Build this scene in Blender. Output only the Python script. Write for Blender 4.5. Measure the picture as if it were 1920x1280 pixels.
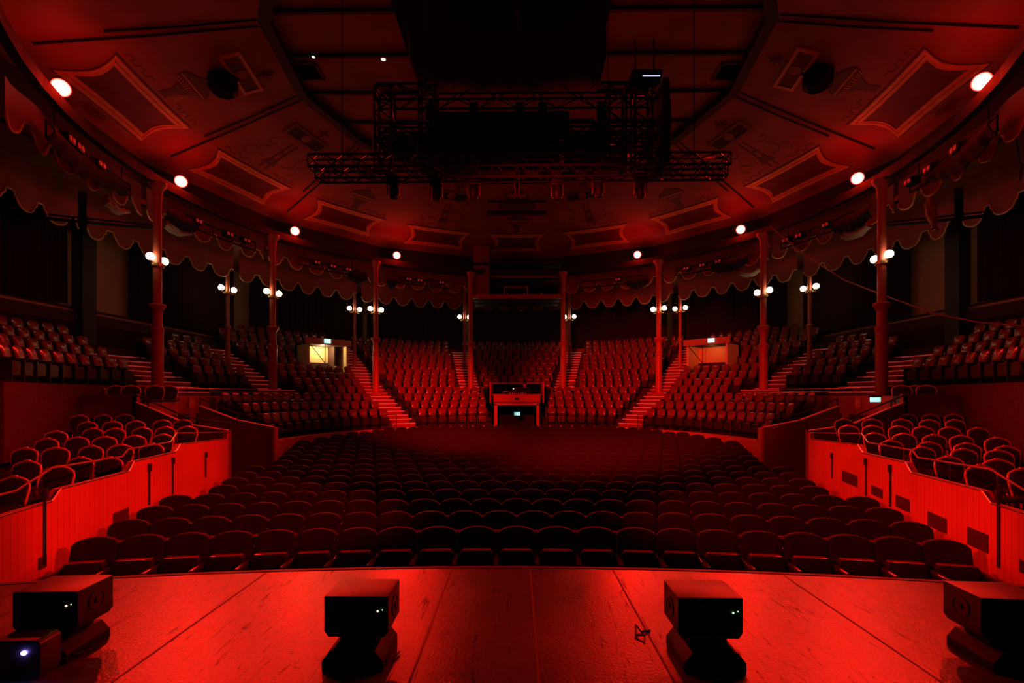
import bpy, bmesh, math, random
from math import sin, cos, tan, pi, sqrt, atan2, radians
from mathutils import Vector, Matrix
random.seed(7)
SC = bpy.context.scene
COL = SC.collection
for o in list(bpy.data.objects):
    bpy.data.objects.remove(o)

# ------------------------------------------------------------------ camera
EYE = 2.62                 # eye height above the stalls floor
STAGE = 1.20               # stage height
F = 890.0                  # focal length in pixels of a 1920 px wide frame
PX, PY = 969.0, 740.0      # where the hall's axis and the horizon fall
cam_d = bpy.data.cameras.new('camera')
cam = bpy.data.objects.new('camera', cam_d)
COL.objects.link(cam)
cam.location = (0, 0, EYE)
cam.rotation_euler = (pi/2, 0, math.atan((PX-960)/F))
cam_d.sensor_width = 36.0
cam_d.lens = 36.0*F/1920.0
cam_d.shift_y = (PY-640)/1920.0
cam_d.clip_start = 0.05
cam_d.clip_end = 200
SC.camera = cam

# ------------------------------------------------------------------ world, view
w = bpy.data.worlds.new('world'); SC.world = w
w.use_nodes = True
w.node_tree.nodes['Background'].inputs[0].default_value = (0.0, 0.0, 0.0, 1)
w.node_tree.nodes['Background'].inputs[1].default_value = 0.0
vs = SC.view_settings
SC.display_settings.display_device = 'sRGB'
vs.view_transform = 'Standard'
vs.look = 'None'
vs.gamma = 1.0
vs.use_curve_mapping = False
vs.exposure = 0.0

CY = 15.6                  # centre of the round hall lies on the axis at y = CY
RING = 11.9                # radius of the front ring of iron columns
RED = (1.0, 0.012, 0.005)

# red floodlights on the front ring: angle, aim point, beam power
FLOODS = [(-110, (5.5, 7.0, 1.0), 0.8), (-85, (3.4, 4.2, 1.2), 1.0), (-59, (-1.9, 2.6, 1.2), 1.0), (-33, (-1.7, 2.6, 1.2), 1.0),
          (33, (1.7, 2.6, 1.2), 1.0), (59, (1.9, 2.6, 1.2), 1.0), (85, (-3.4, 4.2, 1.2), 1.0), (110, (-5.5, 7.0, 1.0), 0.8)]
FLOOD_R, FLOOD_Z = 11.9, 10.15
P_BEAM, P_SPILL = 3100.0, 50.0


def lamp(name, kind, loc, power, color, aim=None, size=0.15, spot=None, blend=0.5):
    d = bpy.data.lights.new(name, kind)
    d.energy = power
    d.color = color
    d.shadow_soft_size = size
    if kind == 'SPOT':
        d.spot_size = radians(spot)
        d.spot_blend = blend
    o = bpy.data.objects.new(name, d)
    COL.objects.link(o)
    o.location = loc
    if aim is not None:
        o.rotation_euler = (Vector(aim)-Vector(loc)).to_track_quat('-Z', 'Y').to_euler()
    return o


def ring(R, deg, z=0.0):
    a = radians(deg)
    return Vector((R*sin(a), CY+R*cos(a), z))


for a, aim, k in FLOODS:
    p = ring(FLOOD_R-0.35, a, FLOOD_Z)
    lamp('flood_beam', 'SPOT', p, P_BEAM*k, RED, aim, 0.16, 78, 0.8)
    lamp('flood_spill', 'POINT', ring(FLOOD_R-0.4, a, FLOOD_Z-0.05), P_SPILL*k, RED, None, 0.14)
# red stage-side floods either side behind the camera, washing the house front
lamp('house_wash', 'SPOT', (3.4, -1.0, 6.2), 40000, RED, (-4.2, 23.0, 1.9), 0.25, 21, 1.0)
lamp('house_wash', 'SPOT', (-3.4, -1.0, 6.2), 28000, RED, (5.6, 22.6, 2.2), 0.25, 33, 1.0)

# cross washes from the proscenium sides on to the opposite loges
for sx in (-1, 1):
    lamp('loge_wash', 'SPOT', (sx*6.8, 3.4, 5.6), 5600, RED, (-sx*9.3, 8.9, 0.3), 0.2, 24, 0.4)
# small red lamps on the rig: right truss end and right drape
lamp('truss_red_light', 'SPOT', (4.40, 9.90, EYE+5.04), 260, RED, (3.2, 9.97, EYE+4.93), 0.03, 60, 0.6)
lamp('drape_red_light', 'SPOT', (2.75, 10.35, EYE+5.75), 45, RED, (2.45, 10.9, EYE+5.2), 0.04, 60, 0.6)

# ------------------------------------------------------------------ helpers
def px(x, y, d):
    """the point at distance d along the axis behind picture point (x, y)"""
    return Vector(((x-PX)/F*d, d, EYE-(y-PY)/F*d))


def mat(name, color, rough=0.6, metal=0.0, emit=None, estr=0.0, noise=None, bump=None, spec=0.5, coat=0.0):
    m = bpy.data.materials.new(name)
    m.use_nodes = True
    nt = m.node_tree
    b = nt.nodes['Principled BSDF']
    b.inputs['Base Color'].default_value = (*color, 1)
    b.inputs['Roughness'].default_value = rough
    b.inputs['Metallic'].default_value = metal
    b.inputs['Specular IOR Level'].default_value = spec
    b.inputs['Coat Weight'].default_value = coat
    if emit:
        b.inputs['Emission Color'].default_value = (*emit, 1)
        b.inputs['Emission Strength'].default_value = estr
    if noise or bump:
        tc = nt.nodes.new('ShaderNodeTexCoord')
    if noise:
        sc, amt = noise
        n = nt.nodes.new('ShaderNodeTexNoise')
        n.inputs['Scale'].default_value = sc
        n.inputs['Detail'].default_value = 5
        nt.links.new(tc.outputs['Object'], n.inputs['Vector'])
        r = nt.nodes.new('ShaderNodeMapRange')
        r.inputs[1].default_value = 0.3; r.inputs[2].default_value = 0.7
        r.inputs[3].default_value = 1-amt; r.inputs[4].default_value = 1+amt
        nt.links.new(n.outputs['Fac'], r.inputs[0])
        mx = nt.nodes.new('ShaderNodeVectorMath'); mx.operation = 'SCALE'
        mx.inputs[0].default_value = color
        nt.links.new(r.outputs[0], mx.inputs['Scale'])
        nt.links.new(mx.outputs[0], b.inputs['Base Color'])
    if bump:
        sc, st = bump
        n2 = nt.nodes.new('ShaderNodeTexNoise')
        n2.inputs['Scale'].default_value = sc
        n2.inputs['Detail'].default_value = 4
        nt.links.new(tc.outputs['Object'], n2.inputs['Vector'])
        bp = nt.nodes.new('ShaderNodeBump')
        bp.inputs['Strength'].default_value = st
        bp.inputs['Distance'].default_value = 0.02
        nt.links.new(n2.outputs['Fac'], bp.inputs['Height'])
        nt.links.new(bp.outputs[0], b.inputs['Normal'])
    return m


def planks(name, color, pitch, axis, rough=0.5, depth=0.25):
    """vertical tongue-and-groove boards; axis = direction the boards follow one another"""
    m = mat(name, color, rough, noise=(1.5, 0.12))
    nt = m.node_tree
    b = nt.nodes['Principled BSDF']
    tc = nt.nodes.new('ShaderNodeTexCoord')
    dt = nt.nodes.new('ShaderNodeVectorMath'); dt.operation = 'DOT_PRODUCT'
    dt.inputs[1].default_value = (axis[0]/pitch, axis[1]/pitch, 0)
    nt.links.new(tc.outputs['Object'], dt.inputs[0])
    fr = nt.nodes.new('ShaderNodeMath'); fr.operation = 'FRACT'
    nt.links.new(dt.outputs['Value'], fr.inputs[0])
    pp = nt.nodes.new('ShaderNodeMath'); pp.operation = 'PINGPONG'; pp.inputs[1].default_value = 0.5
    nt.links.new(fr.outputs[0], pp.inputs[0])
    r = nt.nodes.new('ShaderNodeMapRange')
    r.inputs[1].default_value = 0.0; r.inputs[2].default_value = 0.07
    nt.links.new(pp.outputs[0], r.inputs[0])
    bp = nt.nodes.new('ShaderNodeBump')
    bp.inputs['Strength'].default_value = depth
    bp.inputs['Distance'].default_value = 0.012
    nt.links.new(r.outputs[0], bp.inputs['Height'])
    nt.links.new(bp.outputs[0], b.inputs['Normal'])
    # the groove itself is darker than the boards
    src = b.inputs['Base Color'].links[0].from_socket
    ml = nt.nodes.new('ShaderNodeMapRange')
    ml.inputs[3].default_value = 0.55; ml.inputs[4].default_value = 1.0
    nt.links.new(r.outputs[0], ml.inputs[0])
    s2 = nt.nodes.new('ShaderNodeVectorMath'); s2.operation = 'SCALE'
    nt.links.new(src, s2.inputs[0]); nt.links.new(ml.outputs[0], s2.inputs['Scale'])
    nt.links.new(s2.outputs[0], b.inputs['Base Color'])
    return m


class MB:
    def __init__(self):
        self.v = []; self.f = []

    def add(self, vs, fs, M=None):
        n = len(self.v)
        if M is not None:
            vs = [M @ Vector(p) for p in vs]
        self.v += [tuple(p) for p in vs]
        self.f += [tuple(i+n for i in f) for f in fs]
        return self

    def box(self, x0, x1, y0, y1, z0, z1, M=None):
        vs = [(x, y, z) for x in (x0, x1) for y in (y0, y1) for z in (z0, z1)]
        fs = [(0, 1, 3, 2), (4, 6, 7, 5), (0, 4, 5, 1), (2, 3, 7, 6), (0, 2, 6, 4), (1, 5, 7, 3)]
        return self.add(vs, fs, M)

    def prism(self, pts, y0, y1, M=None):
        """polygon in x,z extruded along y"""
        n = len(pts)
        vs = [(p[0], y0, p[1]) for p in pts]+[(p[0], y1, p[1]) for p in pts]
        fs = [tuple(range(n)), tuple(range(2*n-1, n-1, -1))]
        fs += [(i, i+n, (i+1) % n+n, (i+1) % n) for i in range(n)]
        return self.add(vs, fs, M)

    def slab(self, pts, z0, z1, M=None):
        """polygon in x,y extruded along z"""
        n = len(pts)
        vs = [(p[0], p[1], z0) for p in pts]+[(p[0], p[1], z1) for p in pts]
        fs = [tuple(range(n-1, -1, -1)), tuple(range(n, 2*n))]
        fs += [(i, (i+1) % n, (i+1) % n+n, i+n) for i in range(n)]
        return self.add(vs, fs, M)

    def tube(self, path, r, n=8, M=None, closed=False):
        path = [Vector(p) for p in path]
        if not isinstance(r, (list, tuple)):
            r = [r]*len(path)
        vs = []; fs = []
        prev = None
        for i, p in enumerate(path):
            if closed:
                t = path[(i+1) % len(path)]-path[i-1]
            else:
                t = path[min(i+1, len(path)-1)]-path[max(i-1, 0)]
            t.normalize()
            if prev is None:
                a = Vector((0, 0, 1)) if abs(t.z) < 0.9 else Vector((1, 0, 0))
                u = t.cross(a).normalized()
            else:
                u = (prev-t*prev.dot(t)).normalized()
            prev = u
            w_ = t.cross(u)
            for k in range(n):
                c = 2*pi*k/n
                vs.append(p+u*(r[i]*cos(c))+w_*(r[i]*sin(c)))
        m = len(path)
        for i in range(m if closed else m-1):
            for k in range(n):
                a = i*n+k; b = i*n+(k+1) % n
                c = ((i+1) % m)*n+(k+1) % n; d = ((i+1) % m)*n+k
                fs.append((a, b, c, d))
        if not closed:
            fs.append(tuple(range(n-1, -1, -1)))
            fs.append(tuple(range((m-1)*n, m*n)))
        return self.add(vs, fs, M)

    def lathe(self, prof, n=20, M=None):
        vs = []; fs = []
        for (r, z) in prof:
            for k in range(n):
                c = 2*pi*k/n
                vs.append((r*cos(c), r*sin(c), z))
        m = len(prof)
        for i in range(m-1):
            for k in range(n):
                fs.append((i*n+k, i*n+(k+1) % n, (i+1)*n+(k+1) % n, (i+1)*n+k))
        fs.append(tuple(range(n-1, -1, -1)))
        fs.append(tuple(range((m-1)*n, m*n)))
        return self.add(vs, fs, M)

    def sphere(self, c, r, n=14, m=9, sc=(1, 1, 1)):
        prof = []
        vs = []; fs = []
        for i in range(1, m):
            a = -pi/2+pi*i/m
            for k in range(n):
                b = 2*pi*k/n
                vs.append((c[0]+r*sc[0]*cos(a)*cos(b), c[1]+r*sc[1]*cos(a)*sin(b), c[2]+r*sc[2]*sin(a)))
        for i in range(m-2):
            for k in range(n):
                fs.append((i*n+k, i*n+(k+1) % n, (i+1)*n+(k+1) % n, (i+1)*n+k))
        s = len(vs); vs.append((c[0], c[1], c[2]-r*sc[2])); vs.append((c[0], c[1], c[2]+r*sc[2]))
        for k in range(n):
            fs.append((s, (k+1) % n, k))
            fs.append((s+1, (m-2)*n+k, (m-2)*n+(k+1) % n))
        return self.add(vs, fs)

    def grid(self, fn, nu, nv, closed_u=False):
        vs = [fn(i/nu, j/nv) for j in range(nv+1) for i in range(nu+1)]
        fs = [(j*(nu+1)+i, j*(nu+1)+i+1, (j+1)*(nu+1)+i+1, (j+1)*(nu+1)+i) for j in range(nv) for i in range(nu)]
        return self.add(vs, fs)

    def mesh(self, name, m, smooth=True, bevel=0.0, seg=2, weld=False):
        me = bpy.data.meshes.new(name)
        me.from_pydata(self.v, [], self.f)
        bm = bmesh.new(); bm.from_mesh(me)
        if weld:
            bmesh.ops.remove_doubles(bm, verts=bm.verts, dist=0.0005)
        bmesh.ops.recalc_face_normals(bm, faces=bm.faces)
        if bevel > 0:
            es = [e for e in bm.edges if len(e.link_faces) == 2 and e.calc_face_angle(0) > 0.6]
            bmesh.ops.bevel(bm, geom=es, offset=bevel, segments=seg, affect='EDGES', profile=0.6, clamp_overlap=True)
        bm.to_mesh(me); bm.free()
        if smooth:
            for p in me.polygons:
                p.use_smooth = True
            me.set_sharp_from_angle(angle=radians(38))
        me.materials.append(m)
        return me

    def build(self, name, m, parent=None, **k):
        return link(name, self.mesh(name, m, **k), parent)


def link(name, me, parent=None, loc=None, rotz=None):
    o = bpy.data.objects.new(name, me)
    COL.objects.link(o)
    if parent is not None:
        o.parent = parent
    if loc is not None:
        o.location = loc
    if rotz is not None:
        o.rotation_euler = (0, 0, rotz)
    return o


def tag(o, label=None, cat=None, group=None, kind=None):
    if label: o['label'] = label
    if cat: o['category'] = cat
    if group: o['group'] = group
    if kind: o['kind'] = kind
    return o


def empty(name, loc=(0, 0, 0), rotz=0, label=None, cat=None, group=None, kind=None):
    o = bpy.data.objects.new(name, None)
    o.empty_display_size = 0.1
    COL.objects.link(o)
    o.location = loc; o.rotation_euler = (0, 0, rotz)
    return tag(o, label, cat, group, kind)


def struct(name, mb, m, **k):
    return tag(mb.build(name, m, **k), kind='structure')


def copy_tree(o, parent=None):
    c = o.copy(); COL.objects.link(c)
    if parent is not None:
        c.parent = parent
    for ch in list(o.children):
        copy_tree(ch, c)
    return c


def nth(n):
    return f"{n}{'th' if 10 <= n % 100 <= 20 else {1: 'st', 2: 'nd', 3: 'rd'}.get(n % 10, 'th')}"


WORD = ['first', 'second', 'third', 'fourth', 'fifth', 'sixth', 'seventh', 'eighth', 'ninth', 'tenth', 'eleventh', 'twelfth',
        'thirteenth', 'fourteenth', 'fifteenth', 'sixteenth', 'seventeenth', 'eighteenth', 'nineteenth', 'twentieth', 'twenty-first']

# ------------------------------------------------------------------ materials
M_stage = mat('stage_paint', (0.34, 0.27, 0.25), 0.40)
M_edge = mat('black_trim', (0.02, 0.016, 0.016), 0.6)
M_carpet = mat('dark_red_carpet', (0.05, 0.010, 0.009), 0.95, noise=(6, 0.25))
M_floor = mat('stalls_carpet', (0.06, 0.014, 0.012), 0.95, noise=(5, 0.25))
M_stair = mat('red_stair_carpet', (0.27, 0.04, 0.034), 0.9, noise=(9, 0.15))
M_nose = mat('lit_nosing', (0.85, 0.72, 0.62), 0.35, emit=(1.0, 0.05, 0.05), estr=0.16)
M_ceil = mat('painted_plaster', (0.27, 0.085, 0.055), 0.75, noise=(0.8, 0.28), bump=(3, 0.05))
M_ceil2 = mat('gallery_plaster', (0.26, 0.07, 0.05), 0.8, noise=(1.0, 0.2))
M_rim = mat('rim_black', (0.012, 0.008, 0.007), 0.7)
M_wall = mat('house_wall', (0.40, 0.20, 0.11), 0.8, noise=(1.2, 0.12))
M_wallred = mat('plain_red_wall', (0.5, 0.14, 0.09), 0.55, noise=(0.9, 0.08))
M_dark = mat('dark_void', (0.004, 0.003, 0.003), 0.95, spec=0.05)
M_curtain = mat('curtain_cloth', (0.034, 0.010, 0.010), 0.9, spec=0.1)
M_black = mat('black_metal', (0.007, 0.006, 0.006), 0.5, spec=0.12)
M_blackcloth = mat('black_drape', (0.014, 0.012, 0.012), 0.95)
M_box = mat('black_cabinet', (0.030, 0.027, 0.027), 0.42, bump=(160, 0.08))
M_velvet = mat('stalls_velvet', (0.022, 0.0045, 0.004), 0.7, spec=0.16)
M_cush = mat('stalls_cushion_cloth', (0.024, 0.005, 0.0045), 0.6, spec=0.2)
M_cushglint = mat('stalls_cushion_glint', (0.26, 0.07, 0.045), 0.28)
M_arm = mat('armrest_wood', (0.05, 0.018, 0.012), 0.25)
M_seatmetal = mat('seat_frame_black', (0.02, 0.018, 0.018), 0.4)
M_vinyl = mat('circle_seat_vinyl', (0.20, 0.036, 0.030), 0.22, noise=(9, 0.1), spec=0.6)
M_vinyl2 = mat('circle_seat_pad', (0.035, 0.008, 0.007), 0.4)
M_chairpad = mat('chair_upholstery', (0.035, 0.012, 0.012), 0.85)
M_chairframe = mat('gilt_chair_frame', (0.90, 0.58, 0.36), 0.28, metal=0.15, spec=0.9)
M_col = mat('red_column_paint', (0.50, 0.11, 0.07), 0.38, noise=(6, 0.12))
M_globe = mat('lit_globe', (1, 0.95, 0.85), 0.4, emit=(1.0, 0.76, 0.42), estr=11)
M_brass = mat('brass', (0.7, 0.5, 0.25), 0.3, metal=0.9)
M_lens = mat('lit_red_lens', (0.4, 0.02, 0.01), 0.2, emit=(1.0, 0.20, 0.12), estr=60)
M_dullred = mat('dim_lit_cell', (0.3, 0.02, 0.01), 0.3, emit=(1.0, 0.03, 0.02), estr=0.22)
M_gold = mat('gold_edging', (0.75, 0.46, 0.20), 0.4)
M_val = mat('valance_cloth', (0.30, 0.055, 0.045), 0.85, noise=(2, 0.15))
M_ochre = mat('ochre_paint', (0.62, 0.30, 0.09), 0.6, noise=(4, 0.15))
M_field = mat('cartouche_field', (0.11, 0.018, 0.016), 0.7, noise=(1.4, 0.3))
M_orn = mat('dark_paint', (0.09, 0.035, 0.025), 0.7)
M_orn2 = mat('soft_paint', (0.17, 0.075, 0.045), 0.7)
M_steel = mat('truss_steel', (0.022, 0.020, 0.020), 0.45, spec=0.25)
M_rail = mat('polished_rail', (0.75, 0.62, 0.55), 0.22, metal=0.9)
M_railblack = mat('black_rail', (0.03, 0.02, 0.02), 0.35)
M_exit = mat('green_exit', (0.05, 0.4, 0.35), 0.4, emit=(0.10, 0.80, 0.72), estr=0.55)
M_exitb = mat('bright_exit', (0.3, 0.6, 0.6), 0.4, emit=(0.42, 0.95, 0.90), estr=1.3)
M_exitpic = mat('exit_pictogram', (0.9, 1, 0.95), 0.4, emit=(0.75, 1.0, 0.95), estr=1.6)
M_cream = mat('cream_wall', (0.85, 0.60, 0.28), 0.7)
M_firesign = mat('fire_sign', (0.8, 0.10, 0.07), 0.5)
M_white = mat('white_mark', (0.9, 0.7, 0.65), 0.5)
M_green = mat('led_green', (0.1, 0.5, 0.1), 0.4, emit=(0.2, 1.0, 0.25), estr=14)
M_amber = mat('led_amber', (0.6, 0.4, 0.1), 0.4, emit=(1.0, 0.62, 0.18), estr=25)
M_blue = mat('led_blue', (0.2, 0.2, 0.8), 0.3, emit=(0.25, 0.16, 1.0), estr=60)
M_strip = mat('led_strip', (0.4, 0.4, 0.8), 0.3, emit=(0.5, 0.55, 1.0), estr=1.6)
M_cloth = mat('pale_cloth', (0.42, 0.36, 0.28), 0.85)
M_shirt = mat('dark_shirt', (0.02, 0.015, 0.015), 0.9)
M_skin = mat('skin', (0.6, 0.32, 0.24), 0.5)
M_hair = mat('dark_hair', (0.05, 0.03, 0.02), 0.7)
M_bulb = mat('small_lit_bulb', (1, 0.9, 0.8), 0.3, emit=(1.0, 0.75, 0.6), estr=1.6)

nt = M_lens.node_tree
tc = nt.nodes.new('ShaderNodeTexCoord'); ln = nt.nodes.new('ShaderNodeVectorMath'); ln.operation = 'LENGTH'
nt.links.new(tc.outputs['Object'], ln.inputs[0])
mr = nt.nodes.new('ShaderNodeMapRange'); mr.inputs[1].default_value = 0.10; mr.inputs[2].default_value = 0.185; mr.inputs[3].default_value = 0.30; mr.inputs[4].default_value = 0.012
nt.links.new(ln.outputs['Value'], mr.inputs[0])
cb = nt.nodes.new('ShaderNodeCombineXYZ'); cb.inputs[0].default_value = 1.0
mg = nt.nodes.new('ShaderNodeMath'); mg.operation = 'MULTIPLY'; mg.inputs[1].default_value = 0.7
nt.links.new(mr.outputs[0], mg.inputs[0]); nt.links.new(mr.outputs[0], cb.inputs[1]); nt.links.new(mg.outputs[0], cb.inputs[2])
nt.links.new(cb.outputs[0], nt.nodes['Principled BSDF'].inputs['Emission Color'])
nt.nodes['Principled BSDF'].inputs['Emission Strength'].default_value = 14

# stage paint: scuffs, scratches and board-like seams of the dance floor
nt = M_stage.node_tree
b = nt.nodes['Principled BSDF']
tc = nt.nodes.new('ShaderNodeTexCoord')


def N(t, **k):
    n = nt.nodes.new(t)
    for a, v in k.items():
        setattr(n, a, v)
    return n


def L(a, c):
    nt.links.new(a, c)


n1 = N('ShaderNodeTexNoise'); n1.inputs['Scale'].default_value = 1.6; n1.inputs['Detail'].default_value = 8; n1.inputs['Roughness'].default_value = 0.65
L(tc.outputs['Object'], n1.inputs['Vector'])
n2 = N('ShaderNodeTexNoise'); n2.inputs['Scale'].default_value = 60; n2.inputs['Detail'].default_value = 4
L(tc.outputs['Object'], n2.inputs['Vector'])
mp = N('ShaderNodeMapping'); mp.inputs['Rotation'].default_value = (0, 0, 0.9); mp.inputs['Scale'].default_value = (20.0, 2.6, 1.0)
L(tc.outputs['Object'], mp.inputs['Vector'])
n3 = N('ShaderNodeTexNoise'); n3.inputs['Scale'].default_value = 1.0; n3.inputs['Detail'].default_value = 7; n3.inputs['Roughness'].default_value = 0.7; n3.inputs['Distortion'].default_value = 1.5
L(mp.outputs[0], n3.inputs['Vector'])
scr = N('ShaderNodeMapRange'); scr.inputs[1].default_value = 0.585; scr.inputs[2].default_value = 0.64; scr.inputs[3].default_value = 1.0; scr.inputs[4].default_value = 0.25
L(n3.outputs['Fac'], scr.inputs[0])
r1 = N('ShaderNodeMapRange'); r1.inputs[1].default_value = 0.3; r1.inputs[2].default_value = 0.7; r1.inputs[3].default_value = 0.72; r1.inputs[4].default_value = 1.2
L(n1.outputs['Fac'], r1.inputs[0])
r2 = N('ShaderNodeMapRange'); r2.inputs[3].default_value = 0.8; r2.inputs[4].default_value = 1.2
L(n2.outputs['Fac'], r2.inputs[0])
m1 = N('ShaderNodeMath', operation='MULTIPLY'); L(r1.outputs[0], m1.inputs[0]); L(r2.outputs[0], m1.inputs[1])
m2 = N('ShaderNodeMath', operation='MULTIPLY'); L(m1.outputs[0], m2.inputs[0]); L(scr.outputs[0], m2.inputs[1])
sv = N('ShaderNodeVectorMath', operation='SCALE'); sv.inputs[0].default_value = (0.062, 0.046, 0.042); L(m2.outputs[0], sv.inputs['Scale'])
L(sv.outputs[0], b.inputs['Base Color'])
sp = N('ShaderNodeMath', operation='MULTIPLY'); sp.inputs[1].default_value = 0.62; L(m2.outputs[0], sp.inputs[0]); L(sp.outputs[0], b.inputs['Specular IOR Level'])
rr = N('ShaderNodeMapRange'); rr.inputs[1].default_value = 0.3; rr.inputs[2].default_value = 0.7; rr.inputs[3].default_value = 0.27; rr.inputs[4].default_value = 0.38
L(n1.outputs['Fac'], rr.inputs[0]); L(rr.outputs[0], b.inputs['Roughness'])
bp = N('ShaderNodeBump'); bp.inputs['Strength'].default_value = 0.22; bp.inputs['Distance'].default_value = 0.01
L(n2.outputs['Fac'], bp.inputs['Height']); L(bp.outputs[0], b.inputs['Normal'])

# ------------------------------------------------------------------ floors and stage
mb = MB(); mb.box(-17, 17, 1.0, 36, -0.15, 0.0)
struct('floor', mb, M_floor)
RS = 19.6
arc = [(RS*sin(a), 3.89-RS+RS*cos(a)) for a in [radians(-22+44*i/24) for i in range(25)]]
mb = MB(); mb.slab([(7.3, -6), (-7.3, -6)]+arc, 0.0, STAGE)
stage = struct('stage_floor', mb, M_stage)
mb = MB()
out = [(p[0]*1.003, p[1]+0.04) for p in arc]
mb.slab(arc+out[::-1], 0.0, STAGE+0.004)
struct('trim_1', mb, M_edge)
# seams between the strips of stage covering: thin ridges of tape along the axis
for i, (x0, x1) in enumerate([(-2.00, -2.0), (-0.53, -0.53), (0.11, 0.11), (0.78, 0.78), (2.1, 2.1), (-3.6, -3.6), (3.5, 3.5)]):
    mb = MB(); yy = 3.89-RS+sqrt(RS*RS-x0*x0)-0.02
    mb.box(x0-0.006, x0+0.006, 0.9, yy, STAGE-0.002, STAGE+0.0015)
    tag(mb.build('floor_seam', M_orn, smooth=False), f'thin dark seam along the stage covering, {WORD[[5,1,3,4,2,0,6].index(i) if False else sorted(range(7), key=lambda k: [-2,-.53,.11,.78,2.1,-3.6,3.5][k]).index(i)]} from the left', 'seam', 'seams of the stage covering', 'structure')

# tier profile -------------------------------------------------------
LOW = [(8.6+0.8*i, 1.10+0.36*i) for i in range(5)]          # seat radius, floor height
UPP = [(12.6+0.75*j, 2.90+0.372*j) for j in range(8)]
TH_LOW = 91.0
TH_UP = 119.0
XW = 15.3
AISLES_LOW = (-38.57, 38.57)
AISLES_UP = (-85, -64.3, -38.57, -12.86, 12.86, 38.57, 64.3, 85)


def tier(mb, rows, tread, th0, th1, zb, n=64, clip=False, last=0.9):
    """stepped floor: rows of (seat radius, floor z)"""
    for k, (R, z) in enumerate(rows):
        r0 = R-tread*0.62; r1 = R+tread*0.38 if k < len(rows)-1 else R+tread*last
        vs = []
        cnt = 0
        for i in range(n+1):
            th = th0+(th1-th0)*i/n
            a = radians(th)
            q0, q1 = r0, r1
            if clip and abs(sin(a)) > 1e-6:
                lim = XW/abs(sin(a))
                q0 = min(q0, lim-0.01); q1 = min(q1, lim)
            for q in (q0, q1):
                for zz in (zb, z):
                    vs.append((q*sin(a), CY+q*cos(a), zz))
        fs = []
        for i in range(n):
            o = i*4; p = o+4
            fs += [(o+1, o+3, p+3, p+1), (o, o+1, p+1, p), (o+2, p+2, p+3, o+3), (o, p, p+2, o+2)]
        fs += [(0, 2, 3, 1), (n*4, n*4+1, n*4+3, n*4+2)]
        mb.add(vs, fs)


mb = MB()
for i in range(4):
    t_ = math.degrees(math.asin(1.18/(LOW[i][0]-0.5)))
    for sg in (-1, 1):
        a_, b_ = sorted((sg*t_, sg*(TH_LOW if i < 3 else 66)))
        tier(mb, [LOW[i]], 0.8, a_, b_, 0.0, 40, last=0.38)
tier(mb, LOW[4:], 0.8, -66, 66, 0.0)
struct('floor_circle', mb, M_carpet, smooth=False)
mb = MB()
tier(mb, UPP, 0.75, -TH_UP, TH_UP, 1.2, n=90, clip=True)
struct('floor_gallery', mb, M_carpet, smooth=False)
# deck in front of the gallery at the sides, behind the panelled wall
DECK = 2.0
for s, nm in ((-1, 'left'), (1, 'right')):
    pts = [(s*(10.8*sin(radians(t))), CY+10.8*cos(radians(t))) for t in range(66, 93, 3)]
    pts += [(s*10.56, 13.45), (s*10.3, 12.75), (s*13.4, 12.75), (s*13.4, 9.0), (s*15.3, 9.0), (s*15.3, 15)]
    pts += [(s*(12.13*sin(radians(t))), CY+12.13*cos(radians(t))) for t in range(90, 64, -3)]
    mb = MB(); mb.slab(pts, 1.0, DECK)
    struct('floor_deck_'+nm, mb, M_carpet, smooth=False)

# ------------------------------------------------------------------ walls of the house
def polywall(name, pts, z0, z1, t, m, inward=None):
    mb = MB()
    for (a, c) in zip(pts[:-1], pts[1:]):
        a = Vector((*a, 0)); c = Vector((*c, 0))
        d = (c-a).normalized(); nn = Vector((-d.y, d.x, 0))*t
        q = [a, c, c+nn, a+nn]
        mb.slab([(p.x, p.y) for p in q], z0, z1)
    return struct(name, mb, m, smooth=False)


polywall('wall_left', [(-15.5, 4), (-15.5, 25.9)], 0, 10, 0.25, M_wall)
polywall('wall_right', [(15.5, 4), (15.5, 25.9)], 0, 10, -0.25, M_wall)
backpts = [(18.6*sin(radians(t)), CY+18.6*cos(radians(t))) for t in [-56.5+113*i/28 for i in range(29)]]
polywall('wall_back', backpts, 0, 10, 0.25, M_wall)
# boarded dado along the side walls
M_dado_s = planks('dado_boards', (0.42, 0.16, 0.08), 0.11, (0, 1), 0.5, 0.5)
for s, nm in ((-1, 'left'), (1, 'right')):
    mb = MB(); mb.box(s*15.5, s*15.42, 8, 25.6, 3.4, 5.62)
    struct('baseboard_'+nm, mb, M_dado_s, smooth=False)
    mb = MB(); mb.box(s*15.5, s*15.36, 8, 25.6, 5.62, 5.68)
    struct('trim_dado_'+nm, mb, M_rim, smooth=False)
    # dark pilaster
    y0 = 969-140; d = 15.5/(y0/F)
    mb = MB(); mb.box(s*15.5, s*15.1, d-0.28, d+0.28, 3.0, 9.4)
    tag(mb.build('pilaster', M_edge, smooth=False, bevel=0.02), f'black square pilaster on the {nm} side wall between curtains', 'pilaster', kind='thing')


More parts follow.
